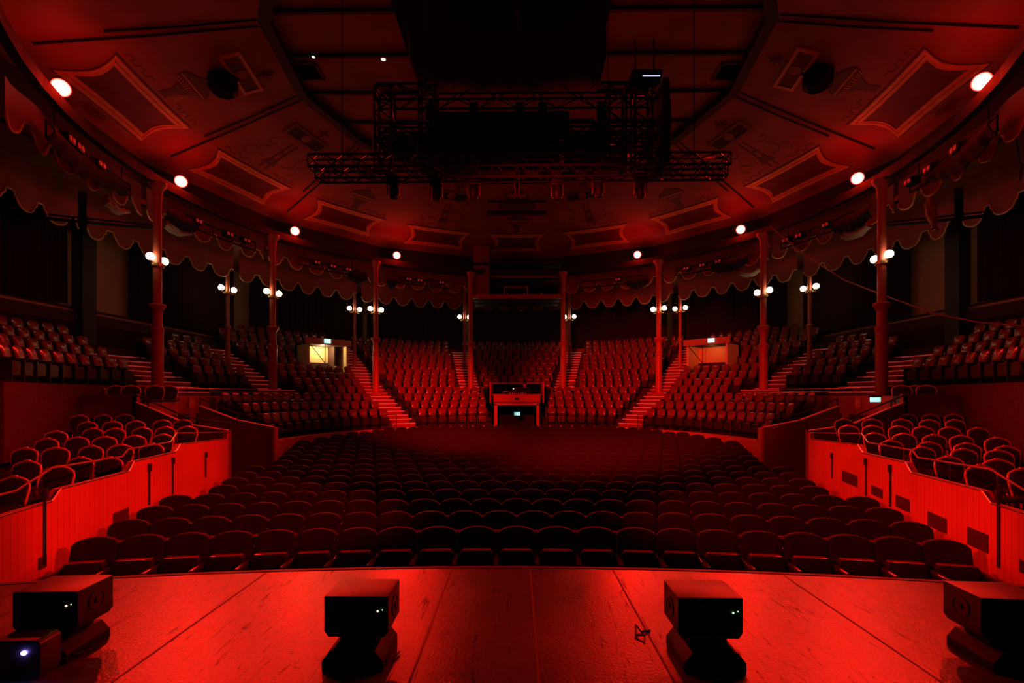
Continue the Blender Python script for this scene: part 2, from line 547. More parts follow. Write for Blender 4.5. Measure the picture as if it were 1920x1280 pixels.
def curtain(name, p0, p1, z0, z1, waves, label, amp=0.07, m=None):
    p0 = Vector((*p0, 0)); p1 = Vector((*p1, 0))
    d = (p1-p0); nn = Vector((-d.y, d.x, 0)).normalized()
    nu = int(waves*8)
    mb = MB()

    def fn(u, v):
        a = amp*sin(u*waves*2*pi)+0.35*amp*sin(u*waves*2*pi*0.37+1.1)
        a *= 0.75+0.25*v
        q = p0+d*u+nn*a
        return (q.x, q.y, z1+(z0-z1)*v)

    def fn2(u, v):
        q = fn(u, v)
        return (q[0]-nn.x*0.015, q[1]-nn.y*0.015, q[2])
    mb.grid(fn, nu, 3); mb.grid(fn2, nu, 3)
    return tag(mb.build(name, m or M_curtain), label, 'curtain', 'dark curtains along the walls')


for s, nm in ((-1, 'left'), (1, 'right')):
    curtain('wall_curtain', (s*15.25, 10.0), (s*15.25, 15.9), 5.69, 9.2, 26, f'dark pleated curtain on the {nm} wall, stage side of the black pilaster')
    curtain('wall_curtain', (s*15.25, 18.6), (s*15.25, 25.4), 5.69, 9.2, 30, f'dark pleated curtain on the {nm} wall, beyond the plain wall panel')
for k in range(5):
    t0 = -55+22*k+0.5; t1 = t0+21
    p0 = (18.2*sin(radians(t0)), CY+18.2*cos(radians(t0))); p1 = (18.2*sin(radians(t1)), CY+18.2*cos(radians(t1)))
    curtain('wall_curtain', p0, p1, 5.9, 9.2, 26, f'dark pleated curtain at the very back of the hall, {WORD[k]} of five from the left')

# ------------------------------------------------------------------ ceiling
RIB = [-160, -135, -110, -84.5, -59.5, -34.5, -10, 10, 34.5, 59.5, 84.5, 110, 135, 160, 200]
R0, Z0 = 13.4, 8.3+EYE
R1, Z1 = 7.5, 10.3+EYE
mb = MB()
for a, c in zip(RIB[:-1], RIB[1:]):
    q = [ring(R0, a, Z0), ring(R0, c, Z0), ring(R1, c, Z1), ring(R1, a, Z1)]
    up = Vector((0, 0, 0.12))
    mb.add(q+[p+up for p in q], [(0, 1, 2, 3), (4, 7, 6, 5), (0, 4, 5, 1), (2, 6, 7, 3), (1, 5, 6, 2), (3, 7, 4, 0)])
struct('ceiling', mb, M_ceil, smooth=False)
mb = MB()
mb.slab([tuple(ring(R1+0.15, a)[:2]) for a in RIB[:-1]], Z1+0.25, Z1+0.4)
struct('ceiling_centre', mb, M_ceil, smooth=False)
# black rim between the cone and the flat centre
mb = MB()
n = len(RIB)-1
for i in range(n):
    a, c = RIB[i], RIB[(i+1) % n]
    q = [ring(R1+0.10, a, Z1-0.04), ring(R1+0.10, c, Z1-0.04), ring(R1-0.22, c, Z1-0.04), ring(R1-0.22, a, Z1-0.04)]
    up = Vector((0, 0, 0.32))
    mb.add(q+[p+up for p in q], [(0, 1, 2, 3), (4, 7, 6, 5), (0, 4, 5, 1), (2, 6, 7, 3), (1, 5, 6, 2), (3, 7, 4, 0)])
struct('trim_2', mb, M_rim, smooth=False)
# cove: dark fascia dropping from the cone's foot, then the gallery ceiling
mb = MB()
for a, c in zip(RIB[:-1], RIB[1:]):
    q = [ring(R0-0.02, a, Z0+0.06), ring(R0-0.02, c, Z0+0.06), ring(R0-0.02, c, 9.4), ring(R0-0.02, a, 9.4)]
    o_ = [p+(p-Vector((0, CY, p.z))).normalized()*0.15 for p in q]
    mb.add(q+o_, [(0, 1, 2, 3), (4, 7, 6, 5), (0, 4, 5, 1), (2, 6, 7, 3), (1, 5, 6, 2), (3, 7, 4, 0)])
struct('trim_3', mb, M_rim, smooth=False)
mb = MB()
pts_i = [ring(R0-0.1, a) for a in range(-150, 151, 5)]
pts_o = []
for a in range(-150, 151, 5):
    R = 18.7
    if abs(sin(radians(a))) > 1e-3:
        R = min(R, 15.6/abs(sin(radians(a))))
    pts_o.append(ring(R, a))
vs = []; fs = []
for p, q in zip(pts_i, pts_o):
    vs += [(p.x, p.y, 9.4), (q.x, q.y, 9.4), (p.x, p.y, 9.55), (q.x, q.y, 9.55)]
for i in range(len(pts_i)-1):
    o = i*4; p = o+4
    fs += [(o, p, p+1, o+1), (o+2, o+3, p+3, p+2), (o, o+2, p+2, p), (o+1, p+1, p+3, o+3)]
mb.add(vs, fs)
struct('ceiling_gallery', mb, M_ceil2, smooth=False)

# ring beam joining the column heads
mb = MB()
A = list(range(-145, 146, 5))
vs = []; fs = []
for a in A:
    for r in (RING-0.10, RING+0.10):
        for z in (9.55, 9.85):
            vs.append(tuple(ring(r, a, z)))
for i in range(len(A)-1):
    o = i*4; p = o+4
    fs += [(o, o+1, p+1, p), (o+2, p+2, p+3, o+3), (o+1, o+3, p+3, p+1), (o, p, p+2, o+2)]
mb.add(vs, fs)
struct('trim_ring_beam', mb, M_rim, smooth=False)

# ------------------------------------------------------------------ painted ceiling panels
def facet(a, c):
    """frame of a ceiling facet: returns a function (u along tangent, R) -> point just under the plaster"""
    mid = (a+c)/2; half = (c-a)/2
    ch = cos(radians(half))

    def fn(u, R, lift=0.02):
        t = (R0-R)/(R0-R1)
        z = Z0+(Z1-Z0)*t
        cpt = ring(R*ch, mid, z)
        tg = Vector((cos(radians(mid)), -sin(radians(mid)), 0))
        nrm = Vector((-sin(radians(mid))*0.32, -cos(radians(mid))*0.32, -1)).normalized()
        return cpt+tg*u+nrm*lift
    return fn


def flatpoly(mb, fn, pts, l0=0.0, l1=0.03):
    """a raised polygon of (u, R) points on a facet"""
    n = len(pts)
    vs = [fn(u, r, l0) for u, r in pts]+[fn(u, r, l1) for u, r in pts]
    fs = [tuple(range(n)), tuple(range(2*n-1, n-1, -1))]+[(i, i+n, (i+1) % n+n, (i+1) % n) for i in range(n)]
    mb.add(vs, fs)


def flatband(mb, fn, outer, inner, l0=0.0, l1=0.04):
    n = len(outer)
    vs = []
    for l in (l0, l1):
        vs += [fn(u, r, l) for u, r in outer]+[fn(u, r, l) for u, r in inner]
    fs = []
    for i in range(n):
        j = (i+1) % n
        fs += [(2*n+i, 2*n+j, 3*n+j, 3*n+i), (i, j, 2*n+j, 2*n+i), (n+i, 3*n+i, 3*n+j, n+j), (i, n+i, n+j, j)]
    mb.add(vs, fs)


def cart(w, h, Rc, pinch, horn):
    """outline with hollowed short ends and pointed corners"""
    p = []
    k = 8
    for i in range(k):                       # long lower side
        p.append((-w/2+w*i/k, Rc+h/2-horn*0.5*(1-abs(2*i/k-1)**2)*0.25))
    for i in range(k):
        t = i/k
        p.append((w/2-pinch*sin(pi*t), Rc+h/2-h*t))
    for i in range(k):
        p.append((w/2-w*i/k, Rc-h/2+horn*0.5*(1-abs(2*i/k-1)**2)*0.25))
    for i in range(k):
        t = i/k
        p.append((-w/2+pinch*sin(pi*t), Rc-h/2+h*t))
    return p


def star(mb, fn, u, R, r):
    for k in range(8):
        a = 2*pi*k/8
        rr = r*(1 if k % 2 == 0 else 0.75)
        a1, a2 = a-0.13, a+0.13
        flatpoly(mb, fn, [(u+0.05*r*cos(a), R+0.05*r*sin(a)), (u+rr*0.5*cos(a1), R+rr*0.5*sin(a1)), (u+rr*cos(a), R+rr*sin(a)), (u+rr*0.5*cos(a2), R+rr*0.5*sin(a2))], 0, 0.02)


FAC = list(zip(RIB[2:12-1+1], RIB[3:12+1]))[:9]   # the nine facets from -110 to 110
side_word = lambda k: {0: 'far left by the stage', 1: 'left', 2: 'third from the left', 3: 'left of centre', 4: 'centre', 5: 'right of centre', 6: 'third from the right', 7: 'right', 8: 'far right by the stage'}[k]
for k, (a, c) in enumerate(FAC):
    fn = facet(a, c)
    W = 3.5 if k != 4 else 3.1
    e = empty('ceiling_cartouche', fn(0, 12.0), 0, f'painted ochre framed oblong panel with hollow ends on the ceiling, {side_word(k)}', 'ceiling panel', 'painted ceiling panels')
    inv = Matrix.Translation(-e.location)

    def B(mb, name, m, par=e, inv=inv):
        o = mb.build(name, m, par, smooth=False)
        o.data.transform(inv)
        return o
    o1 = cart(W, 1.55, 12.0, 0.30, 0.3); o2 = cart(W-0.30, 1.30, 12.0, 0.27, 0.3)
    o3 = cart(W-0.36, 1.24, 12.0, 0.26, 0.3); o4 = cart(W-0.62, 1.02, 12.0, 0.20, 0.3)
    mb = MB(); flatband(mb, fn, o1, o2); B(mb, 'frame', M_ochre)
    mb = MB(); flatband(mb, fn, o3, o4, 0, 0.03); B(mb, 'inner_band', M_ochre)
    mb = MB(); flatpoly(mb, fn, o4, 0, 0.015); B(mb, 'field', M_field)
    ol = cart(W+0.12, 1.66, 12.0, 0.32, 0.3)
    mb = MB(); flatband(mb, fn, ol, o1, 0, 0.02); B(mb, 'outline', M_orn)
    # fretwork along the upper edge, scroll below
    for s in (-1, 1):
        mb = MB()
        x = 0.55
        for q in range(5):
            y = 11.05 if q % 2 else 10.93
            mb_w = 0.2
            flatpoly(mb, fn, [(s*x, y), (s*(x+mb_w), y), (s*(x+mb_w), y+0.03), (s*x, y+0.03)], 0, 0.015)
            flatpoly(mb, fn, [(s*(x+mb_w), 10.92), (s*(x+mb_w+0.025), 10.92), (s*(x+mb_w+0.025), 11.08), (s*(x+mb_w), 11.08)], 0, 0.015)
            x += mb_w+0.02
        tag(mb.build('fret_ornament', M_orn2, smooth=False), f'painted fretwork inward of the {side_word(k)} ceiling panel, {"clockwise" if s > 0 else "anticlockwise"} half', 'ornament', 'painted fretwork')
    mb = MB()
    for q in range(-4, 5):
        hh = 0.16+0.13*(1-abs(q)/4)
        flatpoly(mb, fn, [(q*0.09-0.025, 12.92), (q*0.09+0.025, 12.92), (q*0.12+0.01, 12.92+hh), (q*0.12-0.01, 12.92+hh)], 0, 0.015)
    flatpoly(mb, fn, [(-0.5, 12.86), (0.5, 12.86), (0.42, 12.91), (-0.42, 12.91)], 0, 0.015)
    tag(mb.build('palmette_ornament', M_orn2, smooth=False), f'painted palmette fan below the {side_word(k)} ceiling panel', 'ornament', 'painted palmettes')
    # even facets: vase ; odd facets: candelabra stem leading to a small tablet
    if k % 2 == 0:
        mb = MB()
        prof = [(0.16, 11.1), (0.12, 10.75), (0.16, 10.7), (0.34, 10.45), (0.62, 10.25), (0.62, 10.1), (0.50, 9.95), (0.25, 9.85), (0.12, 9.7)]
        for (w1, r1), (w2, r2) in zip(prof[:-1], prof[1:]):
            flatpoly(mb, fn, [(-w1, r1), (w1, r1), (w2, r2), (-w2, r2)], 0, 0.02)
        o = tag(mb.build('vase_ornament', M_orn, smooth=False), f'dark painted urn on the ceiling above the {side_word(k)} panel', 'ornament', 'painted urns')
        mb = MB()
        for q in range(-5, 6):
            flatpoly(mb, fn, [(q*0.09-0.012, 10.42), (q*0.09+0.012, 10.42), (q*0.112+0.012, 10.27), (q*0.112-0.012, 10.27)], 0.02, 0.03)
        flatpoly(mb, fn, [(-0.6, 10.2), (0.6, 10.2), (0.6, 10.16), (-0.6, 10.16)], 0.02, 0.03)
        mb.build('fluting', M_ochre, o, smooth=False)
    else:
        mb = MB()
        for s in (-1, 1):
            flatpoly(mb, fn, [(s*0.12, 11.0), (s*0.17, 11.0), (s*0.13, 9.3), (s*0.08, 9.3)], 0, 0.02)
        flatpoly(mb, fn, [(-0.30, 10.7), (0.30, 10.7), (0.16, 10.35), (-0.16, 10.35)], 0, 0.02)
        flatpoly(mb, fn, [(-0.16, 10.0), (0.16, 10.0), (0.16, 9.9), (-0.16, 9.9)], 0, 0.02)
        tag(mb.build('candelabrum_ornament', M_orn, smooth=False), f'dark painted candelabrum stem on the ceiling above the {side_word(k)} panel', 'ornament', 'painted candelabra')
        mb = MB()
        for s in (-1, 1):
            for (u0, rr0, rad, a0, a1) in ((0.55, 10.2, 0.3, -1.4, 2.0), (0.95, 10.5, 0.22, -2.6, 1.5), (0.7, 9.6, 0.18, -1.0, 2.8)):
                pth = [(s*(u0+rad*cos(a0+(a1-a0)*i/12)), rr0+rad*sin(a0+(a1-a0)*i/12)) for i in range(13)]
                for p, q in zip(pth[:-1], pth[1:]):
                    dx, dy = q[0]-p[0], q[1]-p[1]; l = math.hypot(dx, dy); nx, ny = -dy/l*0.014, dx/l*0.014
                    flatpoly(mb, fn, [(p[0]+nx, p[1]+ny), (q[0]+nx, q[1]+ny), (q[0]-nx, q[1]-ny), (p[0]-nx, p[1]-ny)], 0, 0.015)
        tag(mb.build('scroll_ornament', M_orn2, smooth=False), f'faint painted scrolls beside the candelabrum of the {side_word(k)} panel', 'ornament', 'painted scrolls')
    if k != 4:
        e2 = empty('ceiling_tablet', fn(0, 8.75), 0, f'small dark framed tablet on the ceiling inward of the {side_word(k)} panel', 'ceiling panel', 'painted ceiling tablets')
        inv2 = Matrix.Translation(-e2.location)
        sq = lambda w, h: [(-w/2, 8.75+h/2), (w/2, 8.75+h/2), (w/2, 8.75-h/2), (-w/2, 8.75-h/2)]
        mb = MB(); flatband(mb, fn, sq(1.75, 0.62), sq(1.5, 0.42)); o = mb.build('frame', M_orn2 if k not in (0, 8) else M_ochre, e2, smooth=False); o.data.transform(inv2)
        mb = MB(); flatpoly(mb, fn, sq(1.5, 0.42), 0, 0.015); o = mb.build('field', M_field if k in (0, 8) else M_rim, e2, smooth=False); o.data.transform(inv2)
        mb = MB(); flatpoly(mb, fn, [(0.19*cos(2*pi*i/16), 8.75+0.19*sin(2*pi*i/16)) for i in range(16)], 0.015, 0.03); o = mb.build('medallion', M_ceil, e2, smooth=False); o.data.transform(inv2)
        mb = MB(); star(mb, fn, 0.25, 8.12, 0.30)
        tag(mb.build('star_ornament', M_orn, smooth=False), f'dark eight pointed painted star beside the tablet of the {side_word(k)} panel', 'ornament', 'painted stars')
# stepped tablet with two long bars on the centre facet
fn = facet(*FAC[4])
e = empty('stepped_tablet', fn(0, 8.8), 0, 'dark stepped tablet between two long bars on the centre of the ceiling', 'ceiling panel')
inv = Matrix.Translation(-e.location)
R_ = lambda u0, u1, r0, r1: [(u0, r1), (u1, r1), (u1, r0), (u0, r0)]
for nm, ps in (('tablet', [R_(-0.95, 0.95, 8.75, 9.35), R_(-0.6, 0.6, 8.3, 8.75), R_(-0.3, 0.3, 8.0, 8.3)]), ('upper_bar', [R_(-1.5, 1.5, 8.68, 8.78)]), ('lower_bar', [R_(-1.55, 1.55, 9.42, 9.62)]), ('lower_line', [R_(-1.55, 1.55, 9.70, 9.76)])):
    mb = MB()
    for p in ps:
        flatpoly(mb, fn, p, 0, 0.03 if 'bar' not in nm else 0.05)
    o = mb.build(nm, M_rim if 'bar' in nm else M_orn, e, smooth=False); o.data.transform(inv)

# twin conduits running down the ribs
for k, a in enumerate([-110, -84.5, -59.5, 59.5, 84.5, 110]):
    mb = MB()
    for off in (-0.10, 0.14):
        p = ring(R1+0.1, a, Z1-0.05); q = ring(R0-0.9 if off > 0 else R0-2.4, a, 0)
        t = (R0-(q-Vector((0, CY, 0))).length)/(R0-R1); q.z = Z0+(Z1-Z0)*t-0.05
        tg = Vector((cos(radians(a)), -sin(radians(a)), 0))*off
        mb.tube([p+tg, (p+q)/2+tg-Vector((0, 0, 0.03)), q+tg], 0.028, 6)
    tag(mb.build('ceiling_conduit', M_rim), f'pair of dark conduits along the ceiling rib above the {["far left", "left", "third left", "third right", "right", "far right"][k]} red floodlight', 'conduit', 'conduits along the ceiling ribs')
# straight dark bars crossing the flat centre
for k, y in enumerate([12.95, 14.65, 16.45, 18.25, 20.4]):
    X = min(sqrt(max(R1**2-(y-CY)**2, 0.1)), 7.2)
    mb = MB(); mb.box(-X, X, y-0.05, y+0.05, Z1+0.14, Z1+0.25)
    tag(mb.build('ceiling_bar', M_rim, smooth=False), f'thin black bar across the flat centre of the ceiling, {WORD[4-k]} from the far end', 'bar', 'black ceiling bars', 'thing')
mb = MB(); mb.box(-3.3, 2.5, 12.2, 16.2, Z1+0.02, Z1+0.12)  # black sheet added to darken the middle of the flat ceiling
tag(mb.build('black_panel', M_dark, smooth=False), 'large black panel added under the flat centre of the ceiling', 'masking panel')
# square vents, little lamps, hanging speakers
for k, (x, y) in enumerate([(576, 130), (1364, 136)]):
    p = px(x, y, 15.6*1.0)
    d = (Z1+0.24-EYE)/(740-y)*F
    p = px(x, y, d)
    e = empty('ceiling_hatch', p, 0, f'square black opening in the flat ceiling, {"left" if k == 0 else "right"} one', 'vent', 'ceiling hatches')
    mb = MB(); mb.box(-0.34, 0.34, -0.36, 0.36, -0.04, 0.0); mb.build('grille', M_dark, e, smooth=False)
    mb = MB()
    for (x0, x1, y0, y1) in ((-0.4, 0.4, -0.42, -0.36), (-0.4, 0.4, 0.36, 0.42), (-0.4, -0.34, -0.42, 0.42), (0.34, 0.4, -0.42, 0.42)):
        mb.box(x0, x1, y0, y1, -0.05, 0.0)
    mb.build('frame', M_orn, e, smooth=False)
for k, (x, y) in enumerate([(718, 109), (586, 104), (757, 12)]):
    d = (Z1+0.15-EYE)/(740-y)*F
    e = empty('ceiling_downlight', px(x, y, d), 0, ['small round downlight, brightest on the flat ceiling', 'small dim downlight near the left hatch', 'tiny downlight at the top edge of the ceiling'][k], 'downlight', 'ceiling downlights')
    r = (0.075, 0.05, 0.035)[k]
    mb = MB(); mb.lathe([(r*1.5, 0.0), (r*1.5, 0.1), (0.02, 0.12)], 16); mb.build('can', M_black, e)
    mb = MB(); mb.lathe([(r*0.4, -0.02), (r, -0.01), (r, 0.0)], 16); mb.build('lens', M_bulb, e)
for k, (x, y) in enumerate([(415, 150), (1530, 147)]):
    kk = (0, 8)[k]
    d = 9.45/(740-y)*F
    p = px(x, y, d)
    e = empty('hanging_speaker', p, 0, f'black eight sided loudspeaker hanging under the ceiling on the {"left" if k == 0 else "right"}', 'loudspeaker', 'ceiling loudspeakers')
    mb = MB(); mb.lathe([(0.30, -0.36), (0.40, -0.28), (0.42, 0.1), (0.3, 0.22)], 8); mb.build('cabinet', M_black, e, smooth=False)
    mb = MB(); mb.lathe([(0.27, -0.375), (0.27, -0.355)], 16); mb.build('grille', M_dark, e)
    mb = MB(); mb.tube([(0, 0, 0.2), (0, 0, 0.6)], 0.03, 6); mb.box(-0.5, 0.5, -0.04, 0.04, 0.05, 0.1); mb.build('bracket', M_rim, e)

# ------------------------------------------------------------------ iron columns and their lamps
CA = [-90, -64.3, -38.57, -12.86, 12.86, 38.57, 64.3, 90]
COLW = ['first', 'second', 'third', 'fourth', 'fifth', 'sixth', 'seventh', 'eighth']


def column(name, k, a, R, zb, collar2, collar1, top, r, label, group):
    e = empty(name, ring(R, a, zb), radians(-a), label, 'column', group, 'thing')
    q = lambda z: z-zb
    mb = MB(); mb.lathe([(r*1.28, 0.1), (r*1.28, q(collar2)-0.05)], 24); mb.build('lower_shaft', M_col, e)
    mb = MB(); mb.lathe([(r*1.08, q(collar2)), (r*1.04, q(collar1)), (r*0.95, q(collar1)+0.1), (r*0.9, q(top))], 24); mb.build('upper_shaft', M_col, e)
    for z, k2 in ((collar2, 0.8), (collar1, 1.0)):
        z = q(z)
        mb = MB(); mb.lathe([(r*1.05, z-0.22*k2), (r*1.3, z-0.14*k2), (r*1.75*k2, z-0.04), (r*1.85*k2, z), (r*1.75*k2, z+0.035), (r*1.1, z+0.07)], 24); mb.build('collar', M_col, e)
    mb = MB(); mb.box(-r*1.9, r*1.9, -r*1.9, r*1.9, 0, 0.12); mb.build('base_plate', M_col, e, bevel=0.012)
    mb = MB(); mb.lathe([(r*0.9, q(top)-0.5), (r*1.1, q(top)-0.4), (r*1.0, q(top)-0.35), (r*1.2, q(top)-0.15), (r*2.0, q(top)), (r*2.0, q(top)+0.08)], 20); mb.build('capital', M_col, e)
    return e


def globes(a, R, z, label, group, rad=0.115, sp=0.30):
    e = empty('twin_globe_lamp', ring(R, a, z), radians(-a), label, 'lamp', group)
    mb = MB()
    mb.tube([(-sp, 0, -0.16), (-sp*0.85, 0, -0.24), (-0.12, 0, -0.20), (0.12, 0, -0.20), (sp*0.85, 0, -0.24), (sp, 0, -0.16)], 0.014, 6)
    mb.lathe([(0.175, -0.25), (0.18, -0.15)], 18)
    mb.build('bracket', M_brass, e)
    for s in (-1, 1):
        mb = MB(); mb.lathe([(0.03, -0.17), (0.06, -0.135), (0.05, -0.10)], 12, Matrix.Translation((s*sp, 0, 0))); c = mb.build('gallery', M_brass, e)
        mb = MB(); mb.sphere((s*sp, 0, 0), rad, 16, 10); mb.build('globe', M_globe, e)
    return e


for k, a in enumerate(CA):
    zb = 2.92 if abs(a) > 64 else 2.62
    if abs(a) > 80: zb = 2.0
    if abs(abs(a)-64.3) < 1: zb = 2.0
    e = column('iron_column', k, a, RING, zb, EYE+2.16, EYE+2.95, 9.55, 0.135, f'{COLW[k]} from the left of the eight thick red iron columns with collars', 'front ring of iron columns')
    if k not in (3, 4):
        globes(a, RING, EYE+4.5, f'twin lit globe lamp on the {COLW[k]} thick iron column from the left', 'globe lamps on the front columns', 0.13)
for k, a in enumerate(CA[1:-1]):
    zb = 3.85
    e = column('slim_iron_column', k, a, 15.05, zb, EYE+2.3, EYE+3.2, 9.4, 0.085, f'{COLW[k]} from the left of the six slim red rear columns', 'rear ring of slim columns')
    globes(a, 15.05, EYE+4.97, f'twin lit globe lamp on the {COLW[k]} slim rear column from the left', 'globe lamps on the rear columns', 0.13)

# ------------------------------------------------------------------ red floodlights
for k, (a, aim, pw) in enumerate(FLOODS):
    p = ring(FLOOD_R, a, FLOOD_Z)
    e = empty('red_floodlight', p, 0, f'{COLW[k]} from the left of the eight blazing red floodlights below the ceiling', 'floodlight', 'red floodlights round the ring')
    d = (Vector((0, 0, EYE+0.5))-p)
    e.rotation_euler = d.to_track_quat('-Z', 'Y').to_euler()
    mb = MB(); mb.lathe([(0.12, 0.34), (0.20, 0.26), (0.22, 0.0), (0.205, -0.02), (0.205, 0.02), (0.02, 0.03)], 20); mb.build('housing', M_black, e)
    mb = MB(); mb.lathe([(0.02, -0.03), (0.195, -0.01), (0.195, 0.015)], 20); mb.build('lens', M_lens, e)
    mb = MB(); mb.tube([(-0.22, 0, 0.1), (-0.22, 0, 0.45), (0.22, 0, 0.45), (0.22, 0, 0.1)], 0.015, 6); mb.tube([(0, 0, 0.45), (0, 0, 0.6)], 0.02, 6); mb.build('yoke', M_black, e)

# ------------------------------------------------------------------ scalloped valances
def scallop(s):
    """drop of the lower edge at s metres: rounded lobe then a stepped notch"""
    t = (s/1.05) % 1.0
    if t < 0.62:
        return 0.16+0.28*sqrt(max(0.0, 1-(t/0.31-1)**2))
    if t < 0.69 or t > 0.93:
        return 0.16
    return 0.0


def valance(a0, a1, R, z1, z0, label, group):
    L_ = radians(a1-a0)*R
    n = int(L_/0.035)
    mb = MB(); tb = MB()
    vs = []; fs = []
    low = []
    for i in range(n+1):
        s = L_*i/n; a = a0+(a1-a0)*i/n
        rr = R+0.04*sin(s*4.0)
        zl = z0-scallop(s)
        low.append(ring(rr-0.012, a, zl))
        vs += [tuple(ring(rr, a, z1)), tuple(ring(rr, a, zl)), tuple(ring(rr+0.02, a, z1)), tuple(ring(rr+0.02, a, zl))]
    for i in range(n):
        o = i*4; p = o+4
        fs += [(o, o+1, p+1, p), (o+2, p+2, p+3, o+3), (o+1, o+3, p+3, p+1)]
    mb.add(vs, fs)
    o = tag(mb.build('scalloped_valance', M_val), label, 'valance', group)
    tb.tube(low, 0.026, 5)
    tb.build('gold_edging', M_gold, o)
    return o


bays = [(-116, -90.5), (-89.5, -64.8), (-63.8, -39), (-38, -13.3), (13.3, 38), (39, 63.8), (64.8, 89.5), (90.5, 116)]
bw = ['far left', 'second left', 'third left', 'left of centre', 'right of centre', 'third right', 'second right', 'far right']
for k, (a0, a1) in enumerate(bays):
    valance(a0, a1, 12.35, 9.55, 8.95, f'upper scalloped red valance of the front column ring, {bw[k]} bay', 'upper scalloped valances')
    valance(a0+0.1, a1-0.1, 14.4, 9.4, 8.38, f'lower gold edged scalloped valance of the rear ring, {bw[k]} bay', 'lower scalloped valances')
valance(-12.7, 12.7, 14.4, 9.4, 8.38, 'lower scalloped valance of the rear ring, centre bay behind the lighting booth', 'lower scalloped valances')

# lighting bars hung in front of the upper valance
def lightbar(a0, a1, R, z, label, cells, drape, k):
    e = empty('lighting_bar', ring(R, (a0+a1)/2, z), 0, label, 'lighting bar', 'lighting bars below the ceiling ring')
    inv = Matrix.Translation(-e.location)
    n = 10
    pth = [ring(R, a0+(a1-a0)*i/n, z) for i in range(n+1)]
    mb = MB(); mb.tube(pth, 0.03, 6, inv)
    mb.tube([p+Vector((0, 0, 0.35)) for p in pth], 0.03, 6, inv)
    for i in range(0, n+1, 2):
        mb.tube([pth[i], pth[i]+Vector((0, 0, 0.35))], 0.02, 6, inv)
    for i in (1, n-1):
        mb.tube([pth[i]+Vector((0, 0, 0.35)), Vector((pth[i].x, pth[i].y, 9.5))], 0.015, 6, inv)
    mb.build('pipes', M_black, e)
    if drape:
        mb = MB()
        d0, d1 = drape

        def fn(u, v):
            a = d0+(d1-d0)*u
            sag = 0.22*sin(pi*u)+0.03*sin(u*40)
            rr = R-0.1-0.16*sin(pi*v)
            return tuple(inv @ ring(rr, a, z+0.28-v*(0.42+sag)+0.02*sin(u*23+v*7)))

        def fn2(u, v):
            a = d0+(d1-d0)*u
            sag = 0.22*sin(pi*u)+0.03*sin(u*40)
            rr = R-0.07-0.16*sin(pi*v)
            return tuple(inv @ ring(rr, a, z+0.28-v*(0.42+sag)+0.02*sin(u*23+v*7)))
        mb.grid(fn, 30, 5); mb.grid(fn2, 30, 5)
        mb.build('black_drape', M_blackcloth, e)
    g = 0
    for a in cells:
        g += 1
        f = empty('cell_spotlight', ring(R-0.12, a, z+0.22), radians(-a)+pi, f'lit red cell lamp, {WORD[g-1]} along the {label.split("on the ")[-1] if "on the " in label else label}', 'spotlight', 'cell lamps on the lighting bars')
        mb = MB(); mb.box(-0.17, 0.17, -0.1, 0.16, -0.1, 0.1); mb.build('housing', M_black, f, bevel=0.012)
        for q in (-1, 1):
            mb = MB(); mb.box(q*0.078-0.05, q*0.078+0.05, 0.16, 0.175, -0.055, 0.055); mb.build('lit_cell', M_dullred, f, bevel=0.008)
        mb = MB(); mb.tube([(-0.19, 0, 0), (-0.19, 0, 0.16), (0.19, 0, 0.16), (0.19, 0, 0)], 0.012, 5); mb.build('yoke', M_black, f)
    return e


lightbar(-112, -95, 12.0, 8.75, 'black lighting bar with drape on the far left bay', [-109.5, -107.6, -103], (-113, -97), 0)
lightbar(-84, -68, 12.0, 8.75, 'black lighting bar on the second left bay', [-82, -75, -71], (-88.5, -82), 1)
lightbar(-58, -43, 12.0, 8.7, 'black lighting bar on the third left bay', [-54, -50, -46], (-46, -41), 2)
lightbar(-35, -18, 12.0, 8.7, 'black lighting bar on the bay left of centre', [-30, -27, -21], (-36, -33), 3)
lightbar(18, 35, 12.0, 8.7, 'black lighting bar on the bay right of centre', [28], (30, 36), 4)
lightbar(43, 58, 12.0, 8.7, 'black lighting bar on the third right bay', [46, 50, 54], (52, 61), 5)
lightbar(68, 84, 12.0, 8.75, 'black lighting bar on the second right bay', [70, 73, 79], (80, 88), 6)
lightbar(95, 112, 12.0, 8.75, 'black lighting bar with drape on the far right bay', [96.5, 100.5, 106], (100, 113), 7)


def bundle(a0, a1, R, z, label, drop=0.0):
    """gathered pale cloth end"""
    e = None
    mb = MB()
    for q in range(7):
        pth = []
        for i in range(9):
            u = i/8
            a = a0+(a1-a0)*u
            pth.append(ring(R-0.05*q % 0.15, a+0.2*sin(q*2.1+u*3), z+0.12*sin(q*1.7)*(1-u)-drop*u*(0.6+0.07*q)-0.12*sin(pi*u)))
        mb.tube(pth, [0.05+0.03*sin(q+i) for i in range(9)], 6)
    return tag(mb.build('gathered_cloth', M_cloth), label, 'cloth', 'pale gathered cloths')


bundle(-99.5, -95.5, 12.1, 8.25, 'pale gathered cloth hanging under the far left lighting bar')
bundle(-88, -83, 12.0, 8.45, 'pale gathered cloth right of the first column on the left')
bundle(82, 87, 12.0, 8.35, 'pale gathered cloth left of the last column on the right')
bundle(97.0, 97.9, 12.3, 8.3, 'pale cloth hanging straight down right of the last column', 0.9)
bundle(58.5, 62.5, 12.2, 8.2, 'pale gathered cloth left of the seventh column')

# braces from the first and last columns to the walls
for s, nm in ((-1, 'left'), (1, 'right')):
    mb = MB(); mb.tube([ring(RING, s*90, 8.1), ring(15.3, s*96, 8.0)], 0.05, 8); mb.tube([ring(RING, s*90, 8.22), ring(15.3, s*96, 8.12)], 0.03, 8)
    tag(mb.build('tie_rod', M_rim), f'dark tie bars from the {nm}most thick column to the side wall', 'tie bar', 'tie bars')

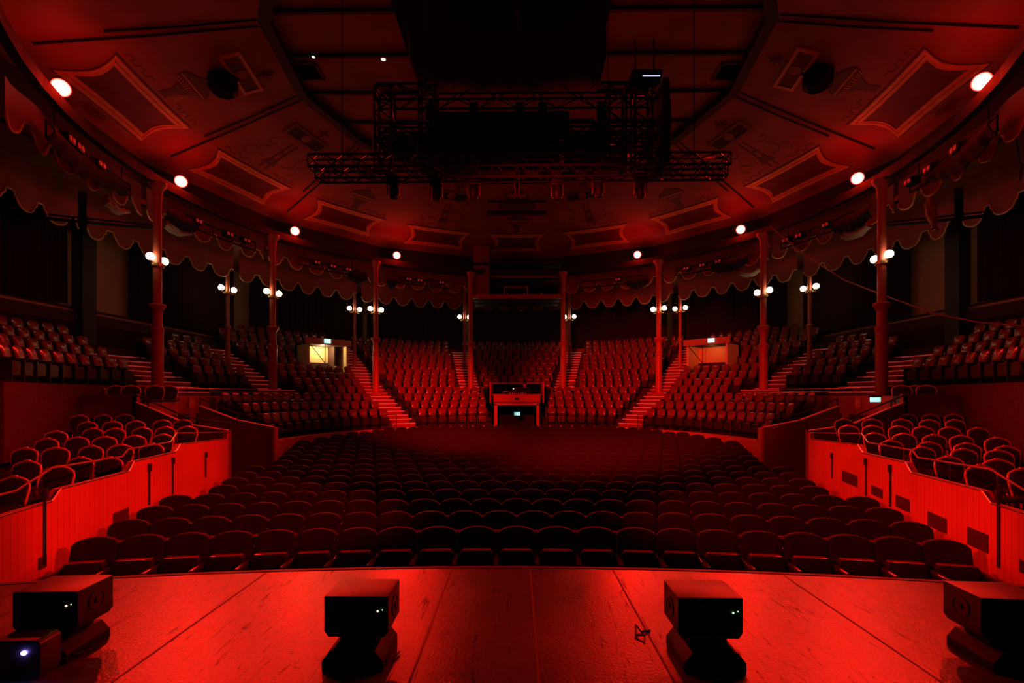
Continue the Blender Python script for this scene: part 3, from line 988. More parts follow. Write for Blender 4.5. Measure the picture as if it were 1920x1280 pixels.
# ------------------------------------------------------------------ stage-left/right loges
LX = lambda d: 3.9+0.277*d          # inner face of the loge front
SEC = [  # (y from, y to, top z at from, top z at to)
    (2.0, 5.47, 1.42, 1.38), (5.62, 7.12, 1.496, 1.46), (7.27, 8.73, 1.59, 1.56), (8.96, 11.68, 1.684, 1.55)]
AXL = Vector((0.277, 1)).normalized()
for s, nm in ((-1, 'left'), (1, 'right')):
    Mp = planks('loge_boards_'+nm, (0.58, 0.13, 0.085), 0.105, (s*AXL.x, AXL.y), 0.5, 0.35)
    # top line of the front
    tops = []
    for (y0, y1, z0, z1) in SEC:
        tops += [(y0, z0), (y1, z1)]
    tops[-1] = (11.55, 1.55)
    tops += [(11.56, 1.71), (11.68, 1.71)]
    mb = MB()
    n = len(tops)
    T = 0.10
    vs = []
    for off in (0, T):
        for (y, z) in tops:
            for zz in (0.0, z):
                vs.append((s*(LX(y)+off), y, zz))
    fs = []
    for i in range(n-1):
        a = 2*i; c = a+2; o = 2*n
        fs += [(a, c, c+1, a+1), (a+o, a+1+o, c+1+o, c+o), (a+1, c+1, c+1+o, a+1+o)]
    fs += [(0, 1, 1+2*n, 2*n), (2*n-2, 4*n-2, 4*n-1, 2*n-1)]
    mb.add(vs, fs)
    wl = struct('wall_loge_'+nm, mb, Mp, smooth=False)
    # thin bright coping on the top
    mb = MB()
    for i in range(n-3):
        (ya, za), (yb, zb_) = tops[i], tops[i+1]
        mb.tube([(s*(LX(ya)+0.0), ya, za+0.004), (s*(LX(yb)+0.0), yb, zb_+0.004)], 0.014, 6)
    mb.build('coping', M_rail, wl)
    # slots and little hatches
    P = lambda y, z, o=0.0: Vector((s*(LX(y)-o), y, z))
    for (x, y0, y1) in ((1557, 848, 895), (1620, 858, 928), (1665, 870, 948), (1865, 918, 1060)):
        r = (x-PX)/F; d = 3.9/(r-0.277)
        z1 = EYE-(y0-PY)/F*d; z0 = max(EYE-(y1-PY)/F*d, 0.1)
        mb = MB(); c0 = P(d, 0)
        mb.tube([P(d, z0, 0.012), P(d, z1, 0.012)], 0.016, 6)
        mb.tube([P(d, z1-0.12, 0.02), P(d, z1, 0.02)], 0.03, 6)
        mb.build('slot', M_edge, wl)
    if s > 0:
        hat = [(1575, 1603, 885, 902), (1629, 1650, 911, 926), (1674, 1700, 928, 950), (1733, 1768, 963, 985), (1806, 1845, 990, 1020), (1902, 1930, 1050, 1070)]
    else:
        hat = [(205, 235, 965, 995), (62, 78, 1050, 1065)]
    for (xa, xb, ya, yb) in hat:
        q = []
        for x, y in ((xa, ya), (xb, ya+(yb-ya)*0.35), (xb, yb), (xa, yb-(yb-ya)*0.1)):
            r = abs(x-PX)/F; d = 3.9/(r-0.277)
            q.append((d, EYE-(y-PY)/F*d))
        ds = sorted(set(round(p[0], 4) for p in q)); d0, d1 = ds[0], ds[-1]
        zt = max(p[1] for p in q); zb_ = min(p[1] for p in q)
        vs = [P(d0, zb_, 0.006), P(d1, zb_, 0.006), P(d1, zt, 0.006), P(d0, zt, 0.006), P(d0, zb_, -0.05), P(d1, zb_, -0.05), P(d1, zt, -0.05), P(d0, zt, -0.05)]
        mb = MB(); mb.add(vs, [(0, 1, 2, 3), (4, 7, 6, 5), (0, 4, 5, 1), (1, 5, 6, 2), (2, 6, 7, 3), (3, 7, 4, 0)])
        mb.build('hatch', M_carpet, wl, smooth=False)
    # loge floor, gently raked
    bb = lambda d: 0.49+0.117*(12.1-d)
    zf = lambda d: EYE-bb(d)-0.93
    vs = []
    for d in (2.0, 11.0, 12.75):
        xi = LX(d)+T if d < 11.2 else 8.6
        for X in (xi, 13.2):
            for z in (0.0, zf(d)):
                vs.append((s*X, d, z))
    fs = []
    for i in range(2):
        o = i*4; p = o+4
        fs += [(o+1, o+3, p+3, p+1), (o, p, p+2, o+2), (o, o+1, p+1, p), (o+2, p+2, p+3, o+3)]
    fs += [(0, 2, 3, 1), (8, 9, 11, 10)]
    mb = MB(); mb.add(vs, fs)
    struct('floor_loge_'+nm, mb, M_floor, smooth=False)
    # polished rail with its drops over the steps
    mb = MB()
    pth = [(s*LX(2.0), 2.0, 1.62), (s*LX(5.0), 5.0, 1.60), (s*LX(5.55), 5.55, 1.76), (s*LX(7.05), 7.05, 1.70), (s*LX(7.2), 7.2, 1.79), (s*LX(8.65), 8.65, 1.76), (s*LX(8.9), 8.9, 1.90), (s*LX(11.6), 11.6, 1.70)]
    pth = [(p[0]+s*0.05, p[1], p[2]) for p in pth]
    o = tag(mb.tube(pth, 0.013, 6).build('loge_rail', M_rail), f'thin bright metal rail with kinks above the {nm} red loge front', 'handrail', 'loge rails')
    for (y, z) in ((4.2, 1.6), (6.3, 1.72), (8.0, 1.77), (10.2, 1.8)):
        zt = [t for t in SEC if t[0]-0.2 <= y <= t[1]+0.2][0][2]
        mb = MB(); mb.tube([(s*(LX(y)+0.05), y, zt-0.02), (s*(LX(y)+0.05), y, z)], 0.009, 6); mb.build('post', M_railblack, o)
    # inner wall of the entrance passage, loge side: rising coping
    M_pass = planks('passage_boards_'+nm, (0.28, 0.05, 0.04), 0.105, (1, 0.3), 0.5, 0.4)
    prof = [(7.13, 11.68, 1.71), (8.5, 12.13, 1.84), (9.86, 12.56, 2.27), (10.3, 12.7, 2.40)]
    mb = MB(); vs = []; fs = []
    for (x, y, z) in prof:
        for o_ in (0, 0.10):
            for zz in (0, z):
                vs.append((s*(x-0.03*o_), y+o_, zz))
    for i in range(3):
        o = i*4; p = o+4
        fs += [(o, p, p+1, o+1), (o+2, o+3, p+3, p+2), (o+1, p+1, p+3, o+3)]
    fs += [(0, 1, 3, 2), (12, 14, 15, 13)]
    mb.add(vs, fs)
    w2 = struct('wall_passage_'+nm, mb, M_pass, smooth=False)
    mb = MB()
    for (a, c) in zip(prof[:-1], prof[1:]):
        mb.slab([(s*a[0], a[1]-0.01), (s*c[0], c[1]-0.01), (s*c[0], c[1]+0.11), (s*a[0], a[1]+0.11)], 0, 0.03)
        # follow the slope
        k = len(mb.v)-8
        for q in range(8):
            x, y, z = mb.v[k+q]
            mb.v[k+q] = (x, y, z+(a[2] if q % 4 in (0, 3) else c[2]))
    mb.build('coping', M_wallred, w2, smooth=False)
    mb = MB(); mb.tube([(s*(p[0]), p[1]+0.04, p[2]+0.20) for p in prof], 0.02, 6)
    for p in prof[:3]:
        mb.tube([(s*p[0], p[1]+0.04, p[2]), (s*p[0], p[1]+0.04, p[2]+0.2)], 0.02, 6)
    tag(mb.build('passage_handrail', M_railblack), f'black sloping handrail on the loge side of the {nm} entrance passage', 'handrail', 'passage handrails')
    # back panel of the loge and red side wall
    M_bp = planks('loge_back_boards_'+nm, (0.34, 0.055, 0.04), 0.12, (1, 0), 0.55, 0.35)
    mb = MB(); mb.box(s*10.3, s*12.55, 12.76, 12.88, 0, EYE+0.02); struct('wall_loge_back_'+nm, mb, M_bp, smooth=False)
    mb = MB(); mb.slab([(s*12.5, 12.76), (s*12.68, 12.76), (s*11.7, 7.0), (s*11.5, 7.0)], 0, EYE+0.03); struct('wall_side_'+nm, mb, M_wallred, smooth=False)
    mb = MB(); mb.slab([(s*12.55, 12.9), (s*12.75, 12.9), (s*12.2, 10.0), (s*11.9, 10.0)], EYE+0.03, EYE+0.35); struct('wall_upstand_'+nm, mb, M_wallred, smooth=False)
    # end panel of the passage, towards the axis
    M_ep = planks('end_boards_'+nm, (0.50, 0.10, 0.07), 0.105, (0.1, 1), 0.5, 0.3)
    arcp = [(s*10.56, 13.45)]+[(s*(10.8*sin(radians(t))), CY+10.8*cos(radians(t))) for t in (96, 92, 88, 84, 80, 76, 72, 68, 66)]
    mb = MB()
    for a, c in zip(arcp[:-1], arcp[1:]):
        ax = 1.012
        mb.slab([a, c, (c[0]*ax, c[1]+0.02), (a[0]*ax, a[1]+0.02)], 0.0, EYE-0.03)
    struct('wall_gallery_front_'+nm, mb, M_ep, smooth=False)
    mb = MB(); mb.slab([(s*10.56, 13.45), (s*10.3, 12.76), (s*10.42, 12.76), (s*10.68, 13.45)], 0, EYE-0.03); struct('wall_reveal_'+nm, mb, M_edge, smooth=False)
    # circle's end wall facing the passage
    prof = [(7.79, 15.1, 1.56), (9.0, 15.1, 1.80), (10.2, 15.1, 2.25)]
    mb = MB(); vs = []; fs = []
    for (x, y, z) in prof:
        for o_ in (0, 0.14):
            for zz in (0, z):
                vs.append((s*x, y+o_, zz))
    for i in range(2):
        o = i*4; p = o+4
        fs += [(o, p, p+1, o+1), (o+2, o+3, p+3, p+2), (o+1, p+1, p+3, o+3)]
    fs += [(0, 1, 3, 2), (8, 10, 11, 9)]
    mb.add(vs, fs)
    w3 = struct('wall_circle_end_'+nm, mb, M_pass, smooth=False)
    mb = MB(); mb.box(s*7.72, s*7.80, 15.06, 15.28, 0, 1.57); mb.build('end_post', M_wallred, w3, smooth=False)
    mb = MB()
    for (a, c) in zip(prof[:-1], prof[1:]):
        mb.slab([(s*a[0], a[1]-0.02), (s*c[0], c[1]-0.02), (s*c[0], c[1]+0.16), (s*a[0], a[1]+0.16)], 0, 0.03)
        k = len(mb.v)-8
        for q in range(8):
            x, y, z = mb.v[k+q]
            mb.v[k+q] = (x, y, z+(a[2] if q % 4 in (0, 3) else c[2]))
    mb.build('coping', M_wallred, w3, smooth=False)
    mb = MB(); hp = [(s*7.8, 15.2, 1.78), (s*9.0, 15.2, 2.02), (s*10.2, 15.2, 2.5)]
    mb.tube(hp, 0.02, 6)
    for p, q in zip(hp, prof):
        mb.tube([(p[0], p[1], q[2]), p], 0.018, 6)
    tag(mb.build('passage_handrail', M_railblack), f'black sloping handrail at the end of the circle beside the {nm} entrance passage', 'handrail', 'passage handrails')
    # gallery front rail
    mb = MB()
    pth = [ring(10.95, s*t, EYE+0.22) for t in range(66, 94, 2)]
    mb.tube(pth, 0.014, 6)
    mb.tube([p-Vector((0, 0, 0.12)) for p in pth], 0.008, 5)
    for p in pth[::3]:
        mb.tube([p, p-Vector((0, 0, 0.28))], 0.012, 5)
    tag(mb.build('gallery_rail', M_rail), f'thin metal rail on the front of the {nm} gallery deck', 'handrail', 'gallery rails')
    # sign with a hose reel pictogram
    x = 357 if s < 0 else 1602
    r = abs(x-PX)/F
    t = 90.0
    p = Vector((s*10.72, 10.72/r, EYE-0.31))
    e = empty('fire_sign', (s*10.755, p.y, EYE-0.27), -s*pi/2, f'small square red fire hose sign on the {nm} passage wall', 'sign', 'fire hose signs')
    mb = MB(); mb.box(-0.13, 0.13, -0.012, 0.012, -0.17, 0.17); mb.build('plate', M_firesign, e, smooth=False)
    mb = MB(); mb.box(-0.07, -0.035, -0.018, -0.012, -0.08, 0.09); mb.box(-0.035, 0.08, -0.018, -0.012, 0.0, 0.03); mb.box(-0.03, 0.02, -0.018, -0.012, 0.06, 0.085); mb.build('pictogram', M_white, e, smooth=False)
    mb = MB(); mb.box(s*10.70, s*10.76, p.y-0.95, p.y-0.65, EYE-0.2, EYE-0.1)
    tag(mb.build('wall_light', M_edge, smooth=False), f'small dark step light box on the {nm} passage wall', 'wall light', 'step light boxes')

# illuminated wall exit box on the right passage wall
e = empty('exit_box', px(1636, 748, 13.6), 0, 'lit white green exit box in the right passage', 'exit sign')
mb = MB(); mb.box(-0.12, 0.12, -0.05, 0.05, -0.08, 0.05); mb.build('panel', M_exitb, e, bevel=0.01)
mb = MB(); mb.box(-0.15, 0.15, -0.07, 0.07, 0.05, 0.10); mb.build('hood', M_edge, e, bevel=0.01)
# dark cctv-like speaker on the right loge corner
e = empty('corner_speaker', px(1850, 722, 12.4), radians(-20), 'black wedge loudspeaker at the top right loge corner', 'loudspeaker')
mb = MB(); mb.prism([(-0.20, -0.07), (0.12, -0.11), (0.20, -0.05), (0.20, 0.09), (-0.20, 0.09)], -0.12, 0.12); mb.build('cabinet', M_black, e, bevel=0.015)
mb = MB(); mb.box(-0.03, 0.03, 0.05, 0.35, -0.03, 0.03); mb.build('bracket', M_black, e)

# ------------------------------------------------------------------ circle front: parapet, rail, centre booth with doorway
DW = 0.95
mb = MB()
T0 = math.degrees(math.asin(1.12/8.0))
for (t0, t1) in ((-TH_LOW, -43), (-34.1, -T0), (T0, 34.1), (43, TH_LOW)):
    n = 30
    vs = []; fs = []
    for i in range(n+1):
        t = t0+(t1-t0)*i/n
        for R in (7.86, 8.06):
            for z in (0.0, 1.12):
                vs.append(tuple(ring(R, t, z)))
    for i in range(n):
        o = i*4; p = o+4
        fs += [(o, o+1, p+1, p), (o+2, p+2, p+3, o+3), (o+1, o+3, p+3, p+1)]
    fs += [(0, 2, 3, 1), (n*4, n*4+1, n*4+3, n*4+2)]
    mb.add(vs, fs)
struct('wall_circle_front', mb, M_wallred, smooth=False)
for s, nm in ((-1, 'left'), (1, 'right')):
    for (ta, tb_, wd) in ((T0+1, 34, 'beside the centre doorway'), (43.2, 89, 'towards the stage')):
        mb = MB()
        pth = [ring(7.95, s*(ta+(tb_-ta)*i/16), 1.72) for i in range(17)]
        mb.tube(pth, 0.014, 6); mb.tube([p-Vector((0, 0, 0.3)) for p in pth], 0.010, 6)
        for p in pth[::4]:
            mb.tube([p, p-Vector((0, 0, 0.6))], 0.014, 6)
        tag(mb.build('circle_rail', M_railblack), f'thin dark rail along the {nm} circle front, {wd}', 'handrail', 'circle front rails')

yb = CY+7.86
struct('wall_doorway', MB().box(-1.17, -0.98, yb, yb+3.6, 0, 2.12).box(0.98, 1.17, yb, yb+3.6, 0, 2.12).box(-1.17, 1.17, yb, yb+3.6, 2.12, 2.28).box(-1.17, 1.17, yb+3.6, yb+3.7, 0, 2.28), M_dark, smooth=False)
door = empty('doorway_frame', (0, yb-0.02, 0), 0, 'red timber frame round the dark centre doorway under the control desk', 'door frame', None, 'structure')
mb = MB(); mb.box(-1.12, -0.96, -0.06, 0.1, 0, 2.17); mb.build('jamb', M_wallred, door, bevel=0.01)
mb = MB(); mb.box(0.96, 1.12, -0.06, 0.1, 0, 2.17); mb.build('jamb', M_wallred, door, bevel=0.01)
mb = MB(); mb.box(-1.12, 1.12, -0.06, 0.1, 2.10, 2.22); mb.build('lintel', M_wallred, door, bevel=0.01)


def exit_sign(loc, rz, w, h, label, m=M_exit):
    e = empty('exit_sign', loc, rz, label, 'exit sign', 'green exit signs')
    mb = MB(); mb.box(-w/2, w/2, -0.02, 0.03, -h/2, h/2); mb.build('panel', m, e, bevel=0.008)
    mb = MB()
    k = h/0.2
    P = lambda pts: mb.prism([(x*k, z*k) for x, z in pts], -0.028, -0.02)
    P([(-0.02, 0.06), (0.0, 0.045), (0.02, 0.06), (0.0, 0.08)])               # head
    P([(-0.03, 0.035), (0.025, 0.04), (0.03, -0.01), (-0.005, -0.015)])       # trunk
    P([(-0.005, -0.015), (0.03, -0.01), (0.06, -0.06), (0.045, -0.075)])      # leg
    P([(-0.005, -0.01), (0.015, -0.015), (-0.045, -0.065), (-0.06, -0.055)])  # leg
    P([(0.08, -0.08), (0.12, -0.08), (0.12, 0.08), (0.08, 0.08)])             # door
    P([(-0.13, 0.0), (-0.08, 0.03), (-0.08, -0.03)])                          # arrow
    mb.build('pictogram', M_exitpic, e, smooth=False)
    return e


exit_sign((0.02, yb+1.6, 1.62), 0, 0.32, 0.20, 'green running man exit sign hanging inside the dark centre doorway')
mb = MB(); mb.tube([(0.02, yb+1.6, 1.73), (0.02, yb+1.6, 2.12)], 0.012, 6); tag(mb.build('sign_rod', M_edge), 'thin rod holding the exit sign in the centre doorway', 'rod')

# control desk above the doorway
cd = empty('control_desk', (0, yb, 2.28), 0, 'red sound control desk front above the centre doorway', 'desk')
mb = MB(); mb.box(-1.15, 1.15, -0.04, 0.06, -0.02, 0.34); mb.build('front_panel', M_wallred, cd, bevel=0.012)
mb = MB(); mb.box(-1.2, 1.2, -0.06, 1.0, 0.34, 0.38); mb.build('desk_top', M_wallred, cd, bevel=0.01)
mb = MB(); mb.box(-0.1, 0.1, -0.06, -0.04, 0.1, 0.2); mb.build('vent', M_dark, cd)
for s in (-1, 1):
    mb = MB(); mb.prism([(0, -0.6), (0, 0.45), (0.05, 0.45), (0.05, -0.6)], 0, 2.5, Matrix.Translation((s*1.32-0.025, 0.0, 0.55))); mb.build('side_panel', M_wallred, cd, bevel=0.01)
mb = MB(); mb.box(-1.38, 1.38, 2.3, 2.4, -0.6, 0.95); mb.build('back_panel', M_dark, cd, bevel=0.01)
mb = MB(); mb.box(-1.42, 1.42, 2.28, 2.42, 0.95, 1.0); mb.build('top_rail', M_wallred, cd, bevel=0.01)
e = empty('mixing_console', (0.1, yb+0.45, 2.66), 0, 'dark mixing console on the control desk', 'console')
mb = MB(); mb.prism([(-0.55, 0), (0.45, 0), (0.45, 0.1), (-0.55, 0.16)], -0.25, 0.25); mb.build('body', M_black, e, bevel=0.01)
mb = MB(); mb.box(-0.25, 0.30, 0.2, 0.24, 0.12, 0.36); mb.build('screen', M_black, e, bevel=0.01)
for q in range(8):
    mb = MB(); mb.box(-0.45+q*0.11, -0.42+q*0.11, -0.27, -0.25, 0.03, 0.06); mb.build('fader', M_rail, e)
e = empty('desk_lamp', (-0.12, yb+0.2, 2.66), 0, 'small white lit gooseneck lamp on the control desk', 'lamp')
mb = MB(); mb.tube([(0, 0, 0), (0, 0, 0.22), (-0.02, -0.04, 0.28), (-0.05, -0.1, 0.27)], 0.008, 6); mb.build('neck', M_black, e)
mb = MB(); mb.sphere((-0.05, -0.1, 0.265), 0.028, 10, 7); mb.build('bulb', M_bulb, e)
e = empty('headphones', (-0.55, yb+0.35, 2.66), 0, 'red lit headphones lying on the control desk', 'headphones')
mb = MB(); mb.tube([(0.14*cos(pi*i/10), 0, 0.03+0.10*sin(pi*i/10)) for i in range(11)], 0.014, 6); mb.build('band', M_white, e)
for s in (-1, 1):
    mb = MB(); mb.sphere((s*0.14, 0, 0.05), 0.045, 10, 7); mb.build('ear_cup', M_orn, e)

# the sound engineer: one skinned body, seated behind the desk
def person(loc):
    V = [(0, 0, 0.48), (0, 0.02, 0.70), (0, 0.0, 0.92), (0, -0.01, 1.02),
         (-0.10, 0, 0.47), (-0.12, -0.40, 0.50), (-0.12, -0.42, 0.08), (-0.12, -0.52, 0.04),
         (0.10, 0, 0.47), (0.12, -0.40, 0.50), (0.12, -0.42, 0.08), (0.12, -0.52, 0.04),
         (-0.19, 0.0, 0.90), (-0.25, -0.06, 0.66), (-0.18, -0.30, 0.66), (-0.17, -0.38, 0.66),
         (0.19, 0.0, 0.90), (0.25, -0.06, 0.66), (0.18, -0.30, 0.66), (0.17, -0.38, 0.66),
         (0, -0.02, 1.08), (0, -0.03, 1.17), (0, -0.03, 1.25)]
    E = [(0, 1), (1, 2), (2, 3), (0, 4), (4, 5), (5, 6), (6, 7), (0, 8), (8, 9), (9, 10), (10, 11), (2, 12), (12, 13), (13, 14), (14, 15), (2, 16), (16, 17), (17, 18), (18, 19), (3, 20), (20, 21), (21, 22)]
    Rr = [0.16, 0.15, 0.15, 0.07, 0.10, 0.07, 0.05, 0.04, 0.10, 0.07, 0.05, 0.04, 0.065, 0.05, 0.038, 0.035, 0.065, 0.05, 0.038, 0.035, 0.065, 0.098, 0.085]
    # fingers: five short chains per hand
    for s, wr in ((-1, 15), (1, 19)):
        for f in range(4):
            b0 = len(V); x = V[wr][0]+(f-1.5)*0.020
            V += [(x, -0.43, 0.655), (x, -0.47-0.006*(f in (1, 2)), 0.645), (x, -0.495-0.01*(f in (1, 2)), 0.63)]
            E += [(wr, b0), (b0, b0+1), (b0+1, b0+2)]; Rr += [0.010, 0.009, 0.008]
        b0 = len(V); x = V[wr][0]-s*0.045
        V += [(x, -0.40, 0.65), (x-s*0.01, -0.44, 0.64)]; E += [(wr, b0), (b0, b0+1)]; Rr += [0.011, 0.009]
    me = bpy.data.meshes.new('person'); me.from_pydata(V, E, [])
    o = bpy.data.objects.new('person', me); COL.objects.link(o)
    o.location = loc
    sk = o.modifiers.new('skin', 'SKIN')
    sd = me.skin_vertices[0].data
    for i, r in enumerate(Rr):
        sd[i].radius = (r, r); sd[i].use_root = (i == 0)
    su = o.modifiers.new('sub', 'SUBSURF'); su.levels = 1; su.render_levels = 2
    me.materials.append(M_skin)
    tag(o, 'person in dark clothing seated behind the control desk, face lit red', 'person')
    # shirt follows the torso and sleeves
    mb = MB()
    mb.lathe([(0.16, 0.44), (0.185, 0.55), (0.18, 0.75), (0.20, 0.86), (0.16, 0.97), (0.075, 1.03), (0.07, 1.05)], 18, Matrix.Diagonal((1.12, 0.85, 1, 1)))
    for s in (-1, 1):
        mb.tube([(s*0.14, 0, 0.91), (s*0.20, -0.01, 0.88), (s*0.25, -0.06, 0.66), (s*0.19, -0.28, 0.66)], [0.085, 0.08, 0.06, 0.05], 10)
    mb.build('shirt', M_shirt, o)
    mb = MB()
    for s in (-1, 1):
        mb.tube([(s*0.08, 0.02, 0.48), (s*0.12, -0.38, 0.51), (s*0.12, -0.43, 0.40), (s*0.12, -0.42, 0.1)], [0.12, 0.085, 0.075, 0.06], 10)
    mb.build('trousers', M_shirt, o)
    mb = MB(); mb.sphere((0, -0.005, 1.225), 0.105, 14, 9, (0.95, 1.0, 0.85)); mb.build('hair', M_hair, o)
    mb = MB(); mb.sphere((0, -0.135, 1.175), 0.018, 8, 6, (0.8, 1.1, 1.3)); mb.build('nose', M_skin, o)
    for s in (-1, 1):
        mb = MB(); mb.sphere((s*0.034, -0.118, 1.20), 0.010, 8, 6); mb.build('eye', M_hair, o)
        mb = MB(); mb.sphere((s*0.10, -0.03, 1.18), 0.022, 8, 6, (0.5, 0.8, 1.2)); mb.build('ear', M_skin, o)
    mb = MB(); mb.box(-0.024, 0.024, -0.124, -0.116, 1.128, 1.136); mb.build('mouth', M_firesign, o)
    return o


struct('floor_booth', MB().box(-1.3, 1.3, yb+1.05, yb+2.3, 1.95, 2.02), M_dark, smooth=False)
person((0.42, yb+1.55, 2.02-0.04))
e = empty('operator_stool', (0.42, yb+1.6, 2.02), 0, 'black round stool under the person at the control desk', 'stool')
mb = MB(); mb.lathe([(0.17, 0.30), (0.19, 0.33), (0.17, 0.36)], 16); mb.build('seat', M_black, e)
mb = MB(); mb.tube([(0, 0, 0.03), (0, 0, 0.3)], 0.03, 8); mb.lathe([(0.22, 0.0), (0.05, 0.04)], 16); mb.build('pedestal', M_black, e)

# ------------------------------------------------------------------ lighting booth between the two centre columns
yB = CY+RING*cos(radians(12.86))
XB = RING*sin(radians(12.86))-0.12
bo = empty('lighting_booth', (0, yB, 0), 0, 'dark lighting booth with red beam between the two centre columns', 'booth')
mb = MB(); mb.box(-XB, XB, -0.12, 0.18, 8.12, 8.36); mb.build('front_beam', M_col, bo, bevel=0.015)
mb = MB(); mb.box(-XB, XB, 0.18, 2.6, 8.10, 8.20); mb.build('deck', M_rim, bo, smooth=False)
mb = MB(); mb.box(-XB, XB, 2.5, 2.6, 8.2, 10.6); mb.build('back', M_dark, bo, smooth=False)
mb = MB(); mb.box(-XB, XB, -0.1, 2.6, 10.05, 10.2); mb.build('roof', M_rim, bo, smooth=False)
mb = MB(); mb.box(-XB, XB, 0.3, 0.45, 9.42, 9.75); mb.build('lintel', M_val, bo, smooth=False)
mb = MB(); mb.box(-XB+0.05, -XB+0.95, 0.05, 0.15, 8.36, 11.2); mb.build('side_panel', M_ceil2, bo, smooth=False)
mb = MB(); mb.tube([(-XB, 0.0, 7.5), (XB, 0.0, 7.5)], 0.035, 8); mb.tube([(-XB, 0.0, 7.85), (XB, 0.0, 7.85)], 0.025, 8); mb.build('lower_bars', M_rim, bo)
e = empty('booth_table', (0, yB+0.35, 8.36), 0, 'small table frame with red lit edge in the lighting booth', 'table')
e.location.x = px(967, 0, yB).x
mb = MB(); mb.box(-0.70, 0.70, -0.2, 0.3, 0.46, 0.51); mb.build('table_top', M_wallred, e, bevel=0.008)
for sx in (-1, 1):
    for sy in (-0.17, 0.27):
        mb = MB(); mb.box(sx*0.66-0.03, sx*0.66+0.03, sy-0.03, sy+0.03, 0, 0.46); mb.build('leg', M_wallred, e)
for k, X in enumerate((-0.55, 0.45, 1.4)):
    mb = MB(); mb.lathe([(0.03, 0), (0.03, 0.1), (0.015, 0.12)], 8, Matrix.Translation((X, yB, 8.36)))
    tag(mb.build('clamp', M_white), f'small pale clamp standing on the booth beam, {WORD[k]} from the left', 'clamp', 'clamps on the booth beam')
for k, X in enumerate((-1.1, 0.95, -2.1)):
    e = empty('booth_spotlight', (X, yB+0.6, 8.36), 0, ['black spotlight left of the booth table', 'black spotlight right of the booth table', 'black follow spot beside the booth side panel'][k], 'spotlight', 'booth spotlights')
    mb = MB(); mb.lathe([(0.11, -0.2), (0.12, 0.1), (0.08, 0.25)], 14, Matrix.Translation((0, 0, 0.36)) @ Matrix.Rotation(pi/2, 4, 'X')); mb.build('barrel', M_black, e)
    mb = MB(); mb.tube([(-0.14, 0, 0.36), (-0.14, 0, 0.1), (0.14, 0, 0.1), (0.14, 0, 0.36)], 0.015, 6); mb.lathe([(0.15, 0), (0.12, 0.03), (0.03, 0.05), (0.03, 0.11)], 12); mb.build('stand', M_black, e)

# ------------------------------------------------------------------ lit vomitory doorways in the tier
def vomitory(s, bright):
    nm = 'left' if s < 0 else 'right'
    th = 23.0 if s < 0 else 22.6
    a = 21.9*s
    X0 = s*10.05; D = 25.25
    base = Vector((X0, D, 3.55))
    rz = atan2(-(X0), (D-CY))          # faces the hall centre
    e = empty('vomitory', base, rz, f'{"bright yellow" if s < 0 else "dim amber"} lit entrance opening in the {nm} tier of seats', 'entrance', 'lit tier entrances')
    W = 1.0
    mb = MB(); mb.box(-W, W, 1.3, 1.4, 0, 1.72); mb.build('back_wall', M_cream, e, smooth=False)
    mb = MB(); mb.box(-W-0.1, -W, 0, 1.4, 0, 1.85); mb.box(W, W+0.1, 0, 1.4, 0, 1.85); mb.build('side_wall', M_cream, e, smooth=False)
    mb = MB(); mb.box(-W-0.1, W+0.1, -0.02, 1.5, 1.72, 1.86); mb.build('roof', M_carpet, e, smooth=False)
    mb = MB(); mb.box(-W-0.25, W+0.25, -0.10, 0.0, 1.72, 2.05); mb.build('fascia', M_wallred, e, smooth=False)
    mb = MB(); mb.box(-W, W, 0, 1.4, -0.05, 0.0); mb.build('floor_slab', M_carpet, e, smooth=False)
    mb = MB(); mb.tube([(-0.2, -0.02, 0), (-0.2, -0.02, 1.72)], 0.02, 6); mb.tube([(-0.2, -0.02, 0.75), (-W, -0.02, 1.72)], 0.02, 6); mb.build('bars', M_edge, e)
    if s < 0:
        mb = MB(); mb.box(0.55, 0.63, 0.5, 1.3, 0, 1.72); mb.build('door_edge', M_orn, e, smooth=False)
    p = base+Vector((0, 0, 1.6))
    q = Matrix.Rotation(rz, 3, 'Z') @ Vector((0, 0.7, 0))
    lamp('corridor_light', 'POINT', p+q, 60 if bright else 3.5, (1.0, 0.72, 0.36) if bright else (1.0, 0.45, 0.15), None, 0.12)
    q = Matrix.Rotation(rz, 3, 'Z') @ Vector((-0.12 if s < 0 else 0.3, -0.14, 1.92))
    exit_sign(base+q, rz, 0.34, 0.22, f'bright exit sign over the {nm} lit tier entrance', M_exitb)
    return base


VOM = [vomitory(-1, True), vomitory(1, False)]

# ------------------------------------------------------------------ aisles (carpeted stairs with pale nosings)
def zprofile(R, up_only=False):
    for k, (r, z) in enumerate(UPP):
        pass


